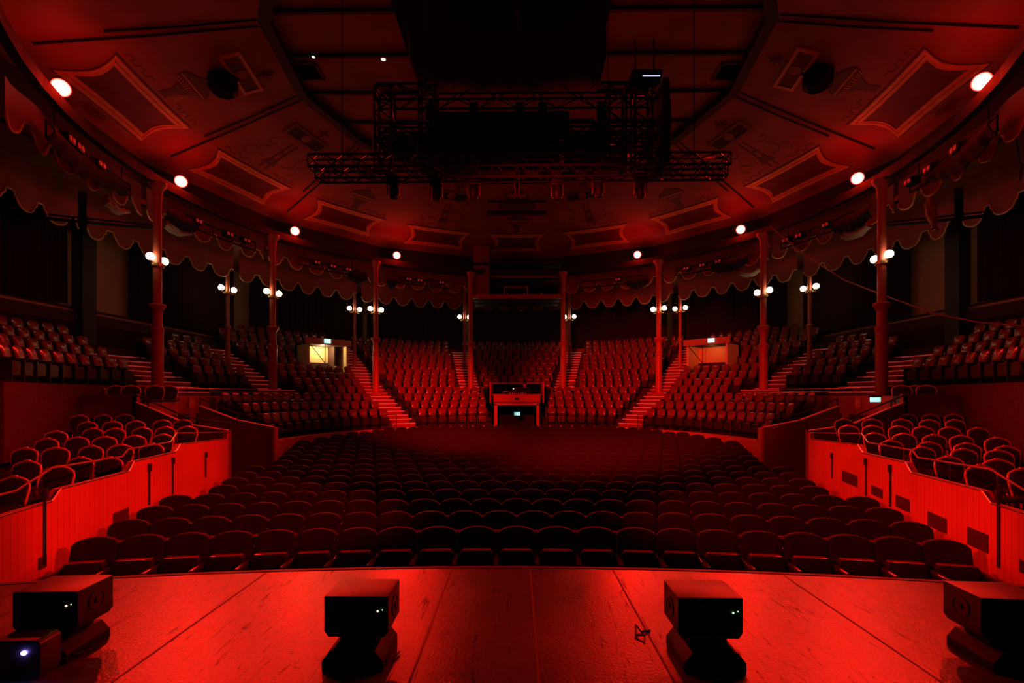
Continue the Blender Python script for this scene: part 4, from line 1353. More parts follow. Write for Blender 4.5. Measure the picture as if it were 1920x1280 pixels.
def aisle(a, r_from, r_to, label):
    e = empty('aisle_stairs', ring(0.5*(r_from+r_to), a, 0), 0, label, 'stairs', 'red aisle stairs', 'thing')
    inv = Matrix.Translation(-e.location)
    tr = Vector((cos(radians(a)), -sin(radians(a)), 0))
    steps = MB(); nose = MB()
    rows = [(r, z, 0.8) for r, z in LOW]+[(r, z, 0.75) for r, z in UPP]
    pz = None
    for i, (R, z, t) in enumerate(rows):
        if R < r_from or R > r_to:
            pz = z; continue
        prev = rows[i-1][1] if i else 0.74
        f0 = R-t*0.62
        for h, (ra, zz) in enumerate(((f0-t*0.5+0.0, (prev+z)/2), (f0, z))):
            rb = ra+t*0.5 if h == 0 else ra+t
            w_ = 0.58 if abs(a) < 80 else 1.15
            zz += 0.006
            q = [ring(ra-0.012, a)-tr*w_, ring(ra-0.012, a)+tr*w_, ring(rb, a)+tr*w_, ring(rb, a)-tr*w_]
            steps.slab([(p.x, p.y) for p in q], zz-0.20, zz, inv)
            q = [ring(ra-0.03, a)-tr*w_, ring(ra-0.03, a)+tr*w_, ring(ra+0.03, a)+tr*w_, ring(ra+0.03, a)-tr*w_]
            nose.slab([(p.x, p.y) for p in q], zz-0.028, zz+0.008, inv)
        pz = z
    steps.build('treads', M_stair, e, smooth=False)
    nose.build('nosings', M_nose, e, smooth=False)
    return e


aw = {-85: 'far left', -64.3: 'second from the left', -38.57: 'third from the left', -12.86: 'left of centre', 12.86: 'right of centre', 38.57: 'third from the right', 64.3: 'second from the right', 85: 'far right'}
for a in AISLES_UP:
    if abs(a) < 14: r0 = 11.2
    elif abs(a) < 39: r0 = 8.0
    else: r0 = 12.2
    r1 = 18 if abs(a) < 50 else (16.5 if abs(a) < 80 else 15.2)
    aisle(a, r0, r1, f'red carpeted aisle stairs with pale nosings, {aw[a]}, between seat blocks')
# low steps in front of the side blocks, down from the gallery deck
for s, nm in ((-1, 'left'), (1, 'right')):
    e = empty('deck_steps', ring(11.3, s*64.3, DECK), radians(-s*64.3), f'short flight of red steps at the {nm} end of the gallery deck', 'stairs', 'deck steps', 'thing')
    st = MB(); no = MB()
    for i in range(4):
        st.box(-0.9, 0.9, -0.5+i*0.27, 0.6, i*0.21-0.0, i*0.21+0.20)
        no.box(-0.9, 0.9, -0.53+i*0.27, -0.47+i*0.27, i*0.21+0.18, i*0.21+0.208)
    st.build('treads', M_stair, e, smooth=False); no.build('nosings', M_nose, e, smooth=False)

# ------------------------------------------------------------------ seats
# --- stalls seat: local -y is the front (towards the stage)
def stalls_meshes():
    W, H0, H1 = 0.241, 0.36, 0.872
    mb = MB()
    nu, nv = 12, 7

    def outline(u, v):
        x = -W+2*W*u
        xx = abs(2*u-1)
        top = H1+0.050*(1-xx**2.2)-0.025*max(0, xx-0.85)/0.15
        z = H0+(top-H0)*v
        x *= (1-0.05*(1-v))
        return x, z

    def front(u, v):
        x, z = outline(u, v)
        e = (1-abs(2*u-1)**4)*(1-abs(2*v-1)**4)
        y = 0.02+(z-H0)*0.24-0.035*e+0.05*(abs(2*u-1)**2)*-1*0.6
        return (x, y, z)

    def back(u, v):
        x, z = outline(1-u, v)
        e = (1-abs(2*u-1)**4)*(1-abs(2*v-1)**4)
        y = 0.075+(z-H0)*0.24+0.012*e+0.05*(abs(2*u-1)**2)*-1*0.6
        return (x, y, z)
    mb.grid(front, nu, nv); mb.grid(back, nu, nv)
    # close the rim
    n0 = (nu+1)*(nv+1)
    I = lambda i, j: j*(nu+1)+i
    J = lambda i, j: n0+j*(nu+1)+(nu-i)
    for i in range(nu):
        mb.f.append((I(i, nv), I(i+1, nv), J(i+1, nv), J(i, nv)))
        mb.f.append((I(i+1, 0), I(i, 0), J(i, 0), J(i+1, 0)))
    for j in range(nv):
        mb.f.append((I(0, j), I(0, j+1), J(0, j+1), J(0, j)))
        mb.f.append((I(nu, j+1), I(nu, j), J(nu, j), J(nu, j+1)))
    back_me = mb.mesh('stalls_backrest', M_velvet)
    mb = MB()
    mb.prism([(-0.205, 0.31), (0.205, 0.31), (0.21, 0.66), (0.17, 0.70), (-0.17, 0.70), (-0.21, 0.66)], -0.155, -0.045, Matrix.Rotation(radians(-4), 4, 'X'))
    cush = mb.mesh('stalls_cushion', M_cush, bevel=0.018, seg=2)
    cush.materials.append(M_cushglint)
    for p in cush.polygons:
        if p.normal.z > 0.75 and p.center.z > 0.6: p.material_index = 1  # upward faces get a paler gloss: light caught from above, put into colour
    mb = MB()
    mb.prism([(-0.028, 0.60), (0.028, 0.60), (0.028, 0.635), (-0.028, 0.635)], -0.36, 0.04)
    arm = mb.mesh('stalls_armrest', M_arm, bevel=0.010)
    mb = MB()
    mb.box(-0.018, 0.018, -0.24, 0.07, 0.03, 0.60); mb.box(-0.024, 0.024, -0.27, 0.10, 0.0, 0.03)
    stan = mb.mesh('stalls_stanchion', M_seatmetal)
    return back_me, cush, arm, stan


SB, SCU, SA, SST = stalls_meshes()


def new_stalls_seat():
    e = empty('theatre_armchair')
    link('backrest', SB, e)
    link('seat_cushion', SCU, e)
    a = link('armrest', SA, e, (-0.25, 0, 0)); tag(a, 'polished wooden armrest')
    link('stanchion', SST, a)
    return e


def mesh_low(parts):
    """join (mesh, matrix) lists into MB of plain geometry"""
    mb = MB()
    for me, M in parts:
        mb.add([v.co for v in me.vertices], [tuple(p.vertices) for p in me.polygons], M)
    return mb


PITCH, WS, RROW, Y1 = 0.82, 0.50, 25.0, 5.95
stalls = []
for i in range(20):
    R = RROW+PITCH*i
    yc = Y1-RROW
    zf_ = 0.0 if i < 7 else 0.027*(i-7)
    half = int(9.0/WS)
    off = 0.5 if i % 2 else 0.0
    row = []
    for k in range(-half, half+1):
        phi = (k+off)*WS/R
        x = R*sin(phi); y = yc+R*cos(phi)
        if y < 11.8:
            ok = abs(x) < LX(y)-0.34
        else:
            ok = math.hypot(x, y-CY) < 7.25
        if math.hypot(x, y-CY) > 7.25 and y > CY:
            ok = False
        if ok:
            row.append((x, y, zf_, phi))
    if row:
        stalls.append(row)
# stepped risers under the raked rear rows
mb = MB()
for i, row in enumerate(stalls):
    if row[0][2] > 0.001 or i >= 8:
        R = RROW+PITCH*i
        xm = max(abs(r[0]) for r in row)+0.35
        pts = []
        for q in range(17):
            phi = -xm/R+2*xm/R*q/16
            pts.append(((R-0.42)*sin(phi), Y1-RROW+(R-0.42)*cos(phi)))
        for q in range(17):
            phi = xm/R-2*xm/R*q/16
            pts.append(((R+0.40)*sin(phi), Y1-RROW+(R+0.40)*cos(phi)))
        mb.slab(pts, -0.01, row[0][2])
struct('floor_stalls_rake', mb, M_floor, smooth=False)

proto = None
count = 0
rest = MB()
N_IND = 300
flat = [(i, k, s) for i, row in enumerate(stalls) for k, s in enumerate(row)]
for i, row in enumerate(stalls):
    for k, (x, y, z, phi) in enumerate(row):
        if count < N_IND:
            if proto is None:
                proto = new_stalls_seat(); o = proto
            else:
                o = copy_tree(proto)
            o.location = (x, y, z); o.rotation_euler = (0, 0, -phi)
            tag(o, f'dark plush stalls seat, {nth(k+1)} from the left in the {WORD[i]} row from the stage', 'theatre seat', 'plush seats in the stalls')
            if k == len(row)-1:
                a = link('armrest', SA, o, (0.25, 0, 0)); tag(a, 'polished wooden armrest'); link('stanchion', SST, a)
            count += 1
        else:
            M = Matrix.Translation((x, y, z)) @ Matrix.Rotation(-phi, 4, 'Z')
            rest.add([v.co for v in SB.vertices], [tuple(p.vertices) for p in SB.polygons], M)
            rest.add([v.co for v in SCU.vertices], [tuple(p.vertices) for p in SCU.polygons], M)
            rest.box(-0.278, -0.222, -0.36, 0.04, 0.60, 0.635, M)
            rest.box(-0.268, -0.232, -0.24, 0.07, 0.0, 0.60, M)
if rest.v:
    tag(rest.build('far_stalls_seats', M_velvet), 'farthest rows of dark plush stalls seats before the circle front', 'theatre seats', 'plush seats in the stalls', 'stuff')

# --- circle seat: moulded back pad and tipped-up seat on a slim frame; -y faces the hall centre
def circle_meshes():
    W, H0, H1 = 0.198, 0.50, 0.87
    nu, nv = 8, 6
    mb = MB()

    def fr(u, v, back=False):
        s = 2*u-1
        rx = W*(1-0.30*(1-v)**1.5)*(1-0.30*(max(0, v-0.6)/0.4)**3)
        x = rx*s*(-1 if back else 1)
        z = H0+(H1-H0)*v+0.02*(1-s*s)*v
        e = (1-abs(s)**3)*(1-abs(2*v-1)**4)
        y = (z-H0)*0.26+(0.06+0.015*e if back else -0.065*e)-0.035*abs(s)**2
        return (x, y, z)
    mb.grid(lambda u, v: fr(u, v), nu, nv); mb.grid(lambda u, v: fr(u, v, True), nu, nv)
    n0 = (nu+1)*(nv+1)
    I = lambda i, j: j*(nu+1)+i
    J = lambda i, j: n0+j*(nu+1)+(i)
    # back grid runs mirrored in x, so pair i with nu-i
    J = lambda i, j: n0+j*(nu+1)+(nu-i)
    for i in range(nu):
        mb.f.append((I(i, nv), I(i+1, nv), J(i+1, nv), J(i, nv)))
        mb.f.append((I(i+1, 0), I(i, 0), J(i, 0), J(i+1, 0)))
    for j in range(nv):
        mb.f.append((I(0, j), I(0, j+1), J(0, j+1), J(0, j)))
        mb.f.append((I(nu, j+1), I(nu, j), J(nu, j), J(nu, j+1)))
    bk = mb.mesh('circle_backrest', M_vinyl)
    mb = MB()
    mb.prism([(-0.18, 0.16), (0.18, 0.16), (0.20, 0.44), (0.15, 0.50), (-0.15, 0.50), (-0.20, 0.44)], -0.16, -0.07)
    st = mb.mesh('circle_seat_pad', M_vinyl2, bevel=0.02, seg=1)
    mb = MB()
    mb.box(-0.247, -0.222, -0.20, 0.16, 0.0, 0.54); mb.box(-0.25, -0.219, -0.26, 0.14, 0.54, 0.575)
    mb.box(-0.23, 0.23, 0.0, 0.03, 0.36, 0.40)
    fm = mb.mesh('circle_seat_frame', M_seatmetal, smooth=False)
    return bk, st, fm


CB, CS, CF = circle_meshes()
SEATS = []   # (x, y, z, deg, tier, row, idx, block)


def blocked(x, y, R):
    for v in VOM:
        dv = Vector((v.x, v.y-CY)).normalized()
        rel = Vector((x-v.x, y-v.y))
        along = rel.dot(dv); across = abs(rel.x*dv.y-rel.y*dv.x)
        if across < 1.42 and -0.35 < along < 1.75:
            return True
    return False


for ti, rows in (('circle', LOW), ('gallery', UPP)):
    for r, (R, z) in enumerate(rows):
        if ti == 'circle':
            lim = 87.5 if r < 3 else 61.0
            ais = [(-38.57, 0.66), (38.57, 0.66)]
            if R < 11.35: ais.append((0, 1.48))
            if R > 11.2: ais += [(-12.86, 0.62), (12.86, 0.62)]
            if r >= 3: ais += [(-64.3, 0.8), (64.3, 0.8)]
        else:
            lim = 117
            ais = [(q, 0.66 if abs(q) < 80 else 1.22) for q in AISLES_UP]
        edges = sorted([(q-math.degrees(h/R), q+math.degrees(h/R)) for q, h in ais])
        cur = -lim
        blocks = []
        for (e0, e1) in edges:
            if e0 > cur:
                blocks.append((cur, min(e0, lim)))
            cur = max(cur, e1)
        if cur < lim:
            blocks.append((cur, lim))
        idx = 0
        for bi, (b0, b1) in enumerate(blocks):
            wdeg = math.degrees(0.505/R)
            n = int((b1-b0)/wdeg)
            if n <= 0:
                continue
            mid = (b0+b1)/2
            for k in range(n):
                t = mid+(k-(n-1)/2)*wdeg
                p = ring(R, t, z)
                if abs(p.x) > XW-0.35 or blocked(p.x, p.y, R):
                    continue
                # the slim columns stand between seats
                if any(math.hypot(p.x-ring(15.05, q).x, p.y-ring(15.05, q).y) < 0.3 for q in CA[1:-1]):
                    continue
                idx += 1
                SEATS.append((p.x, p.y, z, t, ti, r, idx, bi))


def inframe(x, y, z):
    if y < 2: return False
    u = PX+F*x/y; v = PY-F*(z-EYE)/y
    return -15 < u < 1935 and v < 1280


# largest in the photo = nearest to the camera
order = sorted([i for i, s in enumerate(SEATS) if inframe(s[0], s[1], s[2]+0.7)], key=lambda i: SEATS[i][1])
ind = set(order[:300])
rest = MB(); restp = MB(); restf = MB()
proto = None
for i, (x, y, z, t, ti, r, k, bi) in enumerate(SEATS):
    if not inframe(x, y, z+0.7):
        continue
    rz = radians(-t)
    if i in ind:
        if proto is None:
            proto = link('tip_up_chair', CF); link('backrest', CB, proto); link('seat_pad', CS, proto); o = proto
        else:
            o = copy_tree(proto)
        o.location = (x, y, z); o.rotation_euler = (0, 0, rz)
        tag(o, f'shiny moulded {ti} seat, {nth(k)} from the left in the {WORD[r]} {ti} row up', 'theatre seat', f'moulded seats in the {ti}')
    else:
        M = Matrix.Translation((x, y, z)) @ Matrix.Rotation(rz, 4, 'Z')
        rest.add([v.co for v in CB.vertices], [tuple(p.vertices) for p in CB.polygons], M)
        restp.add([v.co for v in CS.vertices], [tuple(p.vertices) for p in CS.polygons], M)
        restf.add([v.co for v in CF.vertices], [tuple(p.vertices) for p in CF.polygons], M)
o = tag(rest.build('far_circle_seats', M_vinyl), 'rows of shiny moulded seats filling the far middle of the circle and gallery', 'theatre seats', None, 'stuff')
tag(restp.build('seat_pads', M_vinyl2, o), kind='stuff')
tag(restf.build('seat_frames', M_seatmetal, o, smooth=False), kind='stuff')

# ------------------------------------------------------------------ gilt banquet chairs
def chair_proto():
    e = empty('banquet_chair')
    mb = MB()
    W = 0.205
    # upholstered back: rounded, widest high up
    pts = [(-0.165, 0.50), (0.165, 0.50), (0.195, 0.62), (0.205, 0.74), (0.19, 0.81), (0.14, 0.85), (0.05, 0.88), (-0.05, 0.88), (-0.14, 0.85), (-0.19, 0.81), (-0.205, 0.74), (-0.195, 0.62)]
    mb.prism(pts, 0.165, 0.215, Matrix.Rotation(radians(-5), 4, 'X') @ Matrix.Translation((0, -0.03, 0)))
    mb.build('backrest', M_chairpad, e, bevel=0.012)
    mb = MB()
    tilt = Matrix.Rotation(radians(-5), 4, 'X') @ Matrix.Translation((0, -0.03, 0))
    path = [(-0.165, 0.19, 0.44), (-0.185, 0.19, 0.55), (-0.212, 0.19, 0.68), (-0.222, 0.19, 0.76), (-0.205, 0.19, 0.83), (-0.15, 0.19, 0.868), (-0.06, 0.19, 0.895), (0, 0.19, 0.90),
            (0.06, 0.19, 0.895), (0.15, 0.19, 0.868), (0.205, 0.19, 0.83), (0.222, 0.19, 0.76), (0.212, 0.19, 0.68), (0.185, 0.19, 0.55), (0.165, 0.19, 0.44)]
    mb.tube(path, 0.0165, 8, tilt)
    mb.build('back_frame', M_chairframe, e)
    mb = MB(); mb.box(-0.045, 0.045, 0.172, 0.208, 0.895, 0.925, tilt); mb.build('top_handle', M_chairframe, e, bevel=0.008)
    mb = MB(); mb.prism([(-0.20, 0.0), (0.20, 0.0), (0.21, 0.03), (0.19, 0.065), (-0.19, 0.065), (-0.21, 0.03)], -0.24, 0.19, Matrix.Translation((0, 0, 0.415))); mb.build('seat', M_chairpad, e, bevel=0.015)
    for sx in (-1, 1):
        mb = MB(); mb.tube([(sx*0.185, -0.21, 0.42), (sx*0.20, -0.23, 0.0)], 0.0125, 7); mb.build('leg', M_chairframe, e)
        mb = MB(); mb.tube([(sx*0.168, 0.195, 0.45), (sx*0.18, 0.20, 0.25), (sx*0.20, 0.25, 0.0)], 0.0125, 7); mb.build('leg', M_chairframe, e)
    return e


LEFT = [(127, 776), (173, 775.5), (216, 775), (141, 788.6), (191, 788), (235.5, 787), (287, 785.5), (328, 785), (87, 806.6), (143, 801), (194, 801), (250, 799.6), (292, 798.4), (330, 797.5),
        (58.6, 820.7), (119.5, 818), (174.6, 817), (233, 815), (283.6, 812.5), (14, 839), (77, 838), (143, 834.8), (204, 832.4), (262.5, 830.5), (14, 864), (102, 861.5), (173, 858), (6, 889), (83, 873)]
RIGHT = [(1708, 774), (1751, 774), (1793, 774), (1589, 783), (1640, 783), (1696, 783), (1748, 784), (1798, 784), (1598, 795), (1643, 795), (1693, 796), (1738, 797), (1787.6, 798), (1843, 799),
         (1649, 809), (1703, 810), (1763, 812), (1810, 813.6), (1879, 817.6), (1693, 826), (1765, 829), (1833, 831), (1892, 833.5), (1731, 832), (1809, 835.5), (1875.5, 838), (1800, 855.5), (1885, 859), (1860, 868), (1921, 876)]


def solve_d(y):
    # b(d) = 0.49 + 0.117 (12.1 - d);  (y-PY) = F b/d
    return (0.49+0.117*12.1)/((y-PY)/F+0.117)


chair = chair_proto()
first = True
used = {-1: [], 1: []}


def put_chair(x, y, z, rz, label, group):
    global first
    if first:
        o = chair; first = False
    else:
        o = copy_tree(chair)
    o.location = (x, y, z); o.rotation_euler = (0, 0, rz)
    tag(o, label, 'chair', group)
    return o


for s, lst, nm in ((-1, LEFT, 'left'), (1, RIGHT, 'right')):
    pts = []
    for (x, y) in lst:
        d = solve_d(y)
        X = (x-PX)/F*d
        if abs(X) < LX(d)+0.42:
            X = s*(LX(d)+0.42)
        pts.append([X, d])
    # settle chairs that would stand in one another
    for it in range(60):
        for i in range(len(pts)):
            for j in range(i):
                dx = pts[i][0]-pts[j][0]; dy = pts[i][1]-pts[j][1]
                ox = 0.47-abs(dx); oy = 0.56-abs(dy)
                if ox > 0 and oy > 0:
                    if ox < oy:
                        q = ox/2*(1 if dx > 0 else -1); pts[i][0] += q*0.6; pts[j][0] -= q*0.6
                    else:
                        q = oy/2*(1 if dy > 0 else -1); pts[i][1] += q*0.6; pts[j][1] -= q*0.6
        for p in pts:
            p[1] = min(p[1], 12.35)
            if abs(p[0]) < LX(p[1])+0.40:
                p[0] = s*(LX(p[1])+0.40)
    # name them by row from the back panel
    o_ = sorted(range(len(pts)), key=lambda i: -pts[i][1])
    rows = []
    for i in o_:
        if rows and abs(pts[rows[-1][0]][1]-pts[i][1]) < 0.45:
            rows[-1].append(i)
        else:
            rows.append([i])
    for ri, rw in enumerate(rows):
        rw.sort(key=lambda i: pts[i][0])
        for ci, i in enumerate(rw):
            X, d = pts[i]
            rz = -s*radians(6)+random.uniform(-0.08, 0.08)
            zf_ = EYE-(0.49+0.117*(12.1-d))-0.93
            put_chair(X, d, zf_, rz, f'gilt framed chair in the {nm} loge, {nth(ci+1)} from left in {WORD[ri]} row from the back', f'banquet chairs in the {nm} loge')
for s, lst, nm in ((-1, [(169, 718), (210, 718), (238, 719), (258, 719), (284, 720.5), (311, 722)], 'left'), (1, [(1686, 722), (1712, 721), (1732, 696+24), (1768, 718), (1806, 716)], 'right')):
    for k, (x, y) in enumerate(lst):
        d = 13.35+0.25*(k % 2)
        X = (x-PX)/F*d
        put_chair(X, d, DECK, -s*radians(35)*1.0, f'gilt framed black chair on the {nm} gallery deck above the loge, {nth(k+1)} from the left', f'chairs on the {nm} gallery deck')

# ------------------------------------------------------------------ stage units
def stage_unit(x, rz, label, led, sd, y=2.60):
    e = empty('stage_speaker', (x, y, STAGE), rz, label, 'loudspeaker', 'black box speakers along the stage front')
    W = 0.17
    mb = MB(); mb.prism([(-W, 0.175), (-W+0.02, 0.145), (W-0.02, 0.145), (W, 0.175), (W, 0.36), (-W, 0.36)], -0.11, 0.13); mb.build('cabinet', M_box, e, bevel=0.006)
    mb = MB(); mb.box(-W+0.012, W-0.012, -0.116, -0.108, 0.165, 0.35); mb.build('rear_panel', M_black, e, bevel=0.003)
    mb = MB(); mb.box(-W+0.012, W-0.012, 0.128, 0.136, 0.165, 0.35); mb.build('grille', M_black, e, bevel=0.003)
    mb = MB(); mb.prism([(-0.16, 0.0), (0.16, 0.0), (0.16, 0.05), (0.115, 0.105), (-0.115, 0.105), (-0.16, 0.05)], -0.17, 0.12); mb.build('base', M_black, e, bevel=0.006)
    mb = MB(); mb.box(-0.10, 0.10, -0.08, 0.08, 0.10, 0.15); mb.build('neck', M_black, e, bevel=0.006)
    for s in (-1, 1):
        c = mb = MB(); mb.lathe([(0.055, 0), (0.055, 0.006), (0.045, 0.008), (0.045, 0.004), (0.018, 0.004), (0.016, 0.012), (0.004, 0.014)], 20, Matrix.Translation((s*W, 0.01, 0.265)) @ Matrix.Rotation(s*pi/2, 4, 'Y')); mb.build('pivot_knob', M_box, e)
    lx = 0.115
    mb = MB(); mb.sphere((lx, -0.117, 0.285), 0.0042, 8, 6); mb.build('status_light', led, e)
    mb = MB(); mb.sphere((lx+0.025, -0.117, 0.292), 0.002, 8, 6); mb.build('status_light', M_green, e)
    mb = MB(); mb.tube([(0.06, -0.12, 0.10), (0.12, -0.15, 0.08), (0.17, -0.13, 0.03), (0.185, -0.06, 0.010), (0.20, 0.0, 0.010)], 0.006, 6); mb.build('cable', M_black, e)
    return e


stage_unit(-2.545, radians(3), 'black box speaker with amber light at the far left of the stage front', M_amber, -1, 2.64)
stage_unit(-0.845, 0, 'black box speaker with amber light left of the stage centre', M_amber, -1)
stage_unit(1.012, 0, 'black box speaker with green light right of the stage centre', M_green, 1)
stage_unit(2.60, radians(-4), 'black box speaker at the far right of the stage front with round side knob', M_black, 1)
# blue lit box at the left edge
e = empty('uplight', (-2.495, 2.40, STAGE), radians(4), 'low black stage light with blue glowing lamp at the bottom left corner', 'stage light')
mb = MB(); mb.prism([(-0.12, 0.0), (0.10, 0.0), (0.12, 0.03), (0.12, 0.18), (0.10, 0.20), (-0.10, 0.20), (-0.12, 0.18)], -0.07, 0.05); mb.build('body', M_box, e, bevel=0.008)
mb = MB(); mb.sphere((0.045, -0.074, 0.14), 0.013, 10, 8, (1, 0.6, 0.8)); mb.build('blue_lamp', M_blue, e)
mb = MB(); mb.tube([(-0.1, 0.05, 0.05), (-0.2, 0.12, 0.012), (-0.5, 0.2, 0.008)], 0.008, 6); mb.build('cable', M_black, e)
lamp('blue_glow', 'SPOT', (-2.455, 2.305, STAGE+0.135), 0.9, (0.30, 0.10, 1.0), (-2.4, 1.7, STAGE), 0.008, 120, 0.6)
# scrap of tape and a loose cable tie on the floor
mb = MB(); mb.tube([(0.80, 2.86, STAGE+0.006), (0.74, 2.84, STAGE+0.008), (0.72, 2.88, STAGE+0.03), (0.70, 2.80, STAGE+0.008), (0.745, 2.77, STAGE+0.02), (0.76, 2.83, STAGE+0.006)], 0.006, 6)
tag(mb.build('cable_tie', M_edge), 'small dark curled tie lying on the stage left of the green lit speaker', 'cable tie')

# ------------------------------------------------------------------ flown rig over the stalls
def truss(mb, p, q, s, n, M=None, r=0.024):
    p = Vector(p); q = Vector(q)
    d = (q-p).normalized()
    up = Vector((0, 0, 1)) if abs(d.z) < 0.9 else Vector((0, 1, 0))
    sd = d.cross(up).normalized()
    up = sd.cross(d).normalized()
    C = [(-1, -1), (1, -1), (1, 1), (-1, 1)]
    f = lambda t, c: p+(q-p)*t+sd*(c[0]*s/2)+up*(c[1]*s/2)
    for c in C:
        mb.tube([f(0, c), f(1, c)], r, 6, M)
    for i in range(n):
        t0, t1 = i/n, (i+1)/n
        for a, c in ((0, 1), (1, 2), (2, 3), (3, 0)):
            if (i+a) % 2:
                mb.tube([f(t0, C[a]), f(t1, C[c])], r*0.55, 5, M)
            else:
                mb.tube([f(t1, C[a]), f(t0, C[c])], r*0.55, 5, M)
    for t in (0, 1):
        for a, c in ((0, 1), (1, 2), (2, 3), (3, 0)):
            mb.tube([f(t, C[a]), f(t, C[c])], r*0.7, 5, M)


DR = 10.0
rig = empty('lighting_rig', (0, DR, 7.2), 0, 'big black flown truss frame with drapes hanging over the stalls', 'lighting rig')
inv = Matrix.Translation(-rig.location)
XL, XR = (700-PX)/F*DR, (1240-PX)/F*DR
zt = EYE+588/F*DR; zb = EYE+452/F*DR
for xx, nm in ((XL+0.15, 'truss_tower'), (XR-0.35, 'truss_tower'), ((798-PX)/F*DR, 'truss_tower'), ((1160-PX)/F*DR, 'truss_tower')):
    mb = MB(); truss(mb, (xx, DR+0.3, zb-0.2), (xx, DR+0.3, zt+(0.0 if nm else 0)), 0.36, 6, inv, 0.028); mb.build(nm, M_black, rig)
for (z, y0) in ((zt-0.12, DR+0.3), (zt-0.95, DR+0.5), (zb+0.55, DR+0.3)):
    mb = MB(); truss(mb, (XL, y0, z), (XR, y0, z), 0.34, 14, inv, 0.024); mb.build('cross_truss', M_black, rig)
# black mass of cases and drapes above
mb = MB(); mb.box((770-PX)/F*9.5, (1135-PX)/F*9.5, 9.3, 10.4, EYE+6.62, EYE+7.2, inv); mb.build('equipment_case', M_blackcloth, rig, bevel=0.05)
mb = MB(); mb.box((795-PX)/F*10.2, (1070-PX)/F*10.2, 10.2, 10.8, EYE+(740-236)/F*10.2, EYE+(740-206)/F*10.2, inv); mb.build('drape_tube', M_blackcloth, rig, bevel=0.08)
# vertical black legs
for x in (800, 884, 975, 1020, 1135):
    mb = MB(); mb.box((x-9-PX)/F*DR, (x+9-PX)/F*DR, DR+0.55, DR+0.75, EYE+430/F*DR, EYE+580/F*DR, inv); mb.build('hanging_strap', M_blackcloth, rig, bevel=0.01)
# drapes between the towers
spans = [(728, 800, 246, 300), (812, 884, 246, 318), (890, 968, 246, 318), (974, 1048, 247, 318), (1058, 1136, 246, 318), (1176, 1222, 247, 300)]
for k, (x0, x1, y0, y1) in enumerate(spans):
    mb = MB()
    X0, X1 = (x0-PX)/F*10.9, (x1-PX)/F*10.9
    ZT, ZB = EYE-(y0-PY)/F*10.9, EYE-(y1-PY)/F*10.9

    def fn(u, v, o=0.0, X0=X0, X1=X1, ZT=ZT, ZB=ZB):
        sag = 0.05*sin(u*2*pi*1.5)**2
        return (X0+(X1-X0)*u, 10.9-rig.location.y+0.05*sin(u*30)+o, ZT-sag+(ZB-ZT+sag)*v-rig.location.z)
    mb.grid(fn, 36, 4); mb.grid(lambda u, v: fn(u, v, 0.02), 36, 4)
    mb.build('drape', M_blackcloth if k < 5 else M_val, rig)  # last drape gets redder cloth, standing in for red light on black
# tall black side screen on the right
mb = MB(); mb.prism([((1238-PX)/F*9.7, EYE+437/F*9.7), ((1256-PX)/F*9.7, EYE+437/F*9.7), ((1259-PX)/F*9.7, EYE+520/F*9.7), ((1254-PX)/F*9.7, EYE+594/F*9.7), ((1242-PX)/F*9.7, EYE+594/F*9.7)], 9.7, 10.5)
tag(mb.build('line_array', M_blackcloth, bevel=0.02), 'tall slim black speaker column at the right end of the rig', 'loudspeaker')
# led strip unit at top right
p = px(1215, 145, 9.9)
e = empty('strip_light', p, 0, 'black case with a thin pale blue light strip at the top right of the rig', 'strip light')
mb = MB(); mb.box(-0.34, 0.30, 0, 0.7, 0.02, 0.16); mb.build('case', M_black, e, bevel=0.02)
mb = MB(); mb.box(-0.12, 0.24, -0.012, 0.0, 0.0, 0.018); mb.build('light_strip', M_strip, e)
mb = MB(); mb.tube([(-0.2, 0.3, 0.15), (-0.2, 0.3, 1.0)], 0.02, 6); mb.tube([(0.2, 0.3, 0.15), (0.2, 0.3, 1.0)], 0.02, 6); mb.build('hanger', M_black, e)
# long horizontal truss, two rails of it, slightly staggered
tr = empty('long_truss', (0, DR-0.3, EYE+4.78), 0, 'long horizontal black lattice truss hanging across the hall below the rig', 'truss')
inv2 = Matrix.Translation(-tr.location)
mb = MB(); truss(mb, ((578-PX)/F*9.9, 9.95, EYE+439/F*9.9), ((1366-PX)/F*9.9, 9.95, EYE+439/F*9.9), 0.24, 34, inv2, 0.024); mb.build('upper_lattice', M_steel, tr)
mb = MB(); truss(mb, ((594-PX)/F*9.5, 9.5, EYE+414/F*9.5), ((1358-PX)/F*9.5, 9.5, EYE+416/F*9.5), 0.22, 34, inv2, 0.024); mb.build('lower_lattice', M_steel, tr)
for x in (640, 800, 970, 1140, 1300):
    mb = MB(); mb.tube([px(x, 290, 9.95), px(x, 290, 9.95)+Vector((0, 0, 5.2))], 0.012, 5, inv2); mb.build('hanging_wire', M_black, tr)
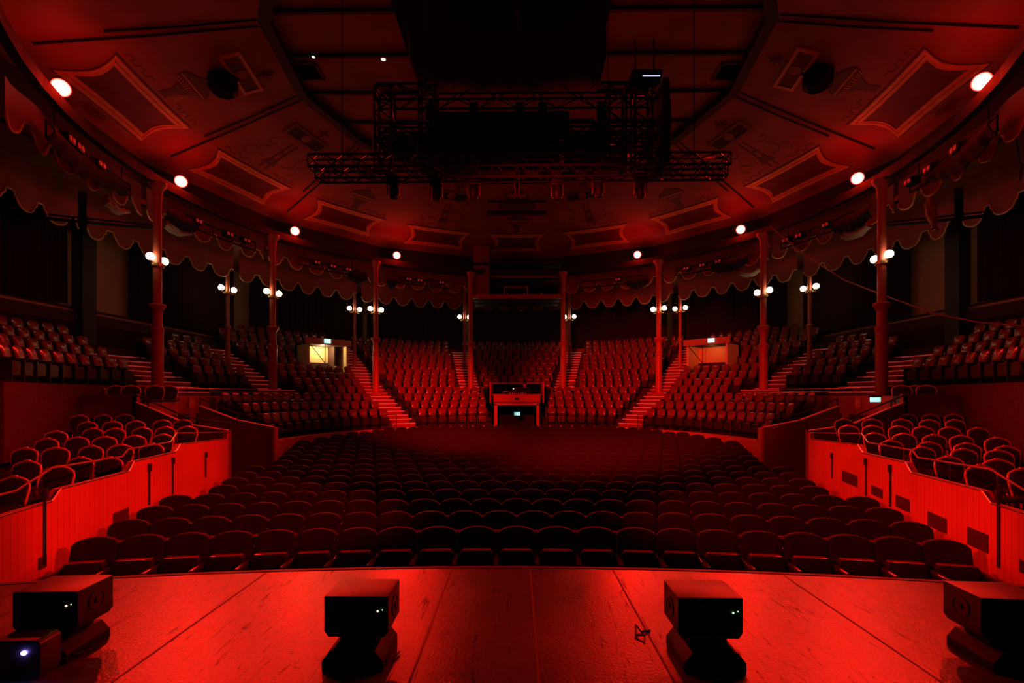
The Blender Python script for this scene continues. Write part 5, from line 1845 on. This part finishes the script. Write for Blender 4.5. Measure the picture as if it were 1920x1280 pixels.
# moving heads under the truss
for k, (x, y) in enumerate([(737, 355), (818, 359), (888, 356), (1045, 358), (1122, 353), (1200, 355)]):
    p = px(x, y, 9.55)
    e = empty('moving_head', p, 0, f'black moving head spotlight, {WORD[k]} from the left under the long truss', 'spotlight', 'moving heads under the truss')
    mb = MB(); mb.prism([(-0.12, 0.13), (0.12, 0.13), (0.11, 0.27), (-0.11, 0.27)], -0.1, 0.1); mb.build('base', M_black, e, bevel=0.012)
    mb = MB()
    for s in (-1, 1):
        mb.box(s*0.105, s*0.128, -0.045, 0.045, -0.12, 0.14)
    mb.box(-0.128, 0.128, -0.045, 0.045, 0.115, 0.14)
    mb.build('yoke', M_steel, e, bevel=0.008)
    mb = MB(); mb.lathe([(0.075, -0.17), (0.09, -0.15), (0.092, 0.02), (0.07, 0.10), (0.03, 0.11)], 18); mb.build('head', M_black, e)
    mb = MB(); mb.lathe([(0.06, -0.178), (0.065, -0.165)], 18); mb.build('lens', M_steel, e)
    mb = MB(); mb.tube([(0, 0, 0.27), (0, 0, 0.34)], 0.025, 6); mb.build('clamp', M_steel, e)
mb = MB(); mb.tube([px(969, 300, 9.9), px(969, 372, 9.9)], 0.05, 8); mb.box(-0.2+px(969, 370, 9.9).x, 0.2+px(969, 370, 9.9).x, 9.8, 10.0, EYE+366/F*9.9, EYE+372/F*9.9)
tag(mb.build('drop_arm', M_black), 'short black drop arm at the middle of the long truss', 'bracket')

# rope from the right ring down to the far right
pts = [px(1440, 425, 19.5), px(1500, 476, 18.8), px(1580, 527, 17.6), px(1665, 560, 15.9), px(1740, 588, 15.0), px(1830, 606, 13.8), px(1930, 614, 12.6)]
mb = MB(); mb.tube(pts, 0.022, 6)
tag(mb.build('slack_cable', M_col), 'long slack red cable swooping across the right hand columns', 'cable')
# pale reflector at the far right
e = empty('reflector_panel', px(1903, 326, 12.4), radians(20), 'small pale reflector tilted at the right edge below the ceiling', 'reflector')
mb = MB(); mb.prism([(-0.14, -0.30), (0.02, -0.22), (0.14, 0.24), (0.02, 0.20)], -0.015, 0.015); mb.build('plate', M_cloth, e, bevel=0.004)
mb = MB(); mb.tube([(0, 0, 0.2), (0.05, 0.1, 0.9)], 0.015, 6); mb.build('arm', M_black, e)
print('stalls', sum(len(r) for r in stalls), 'circle', len(SEATS), 'in frame', len(order))
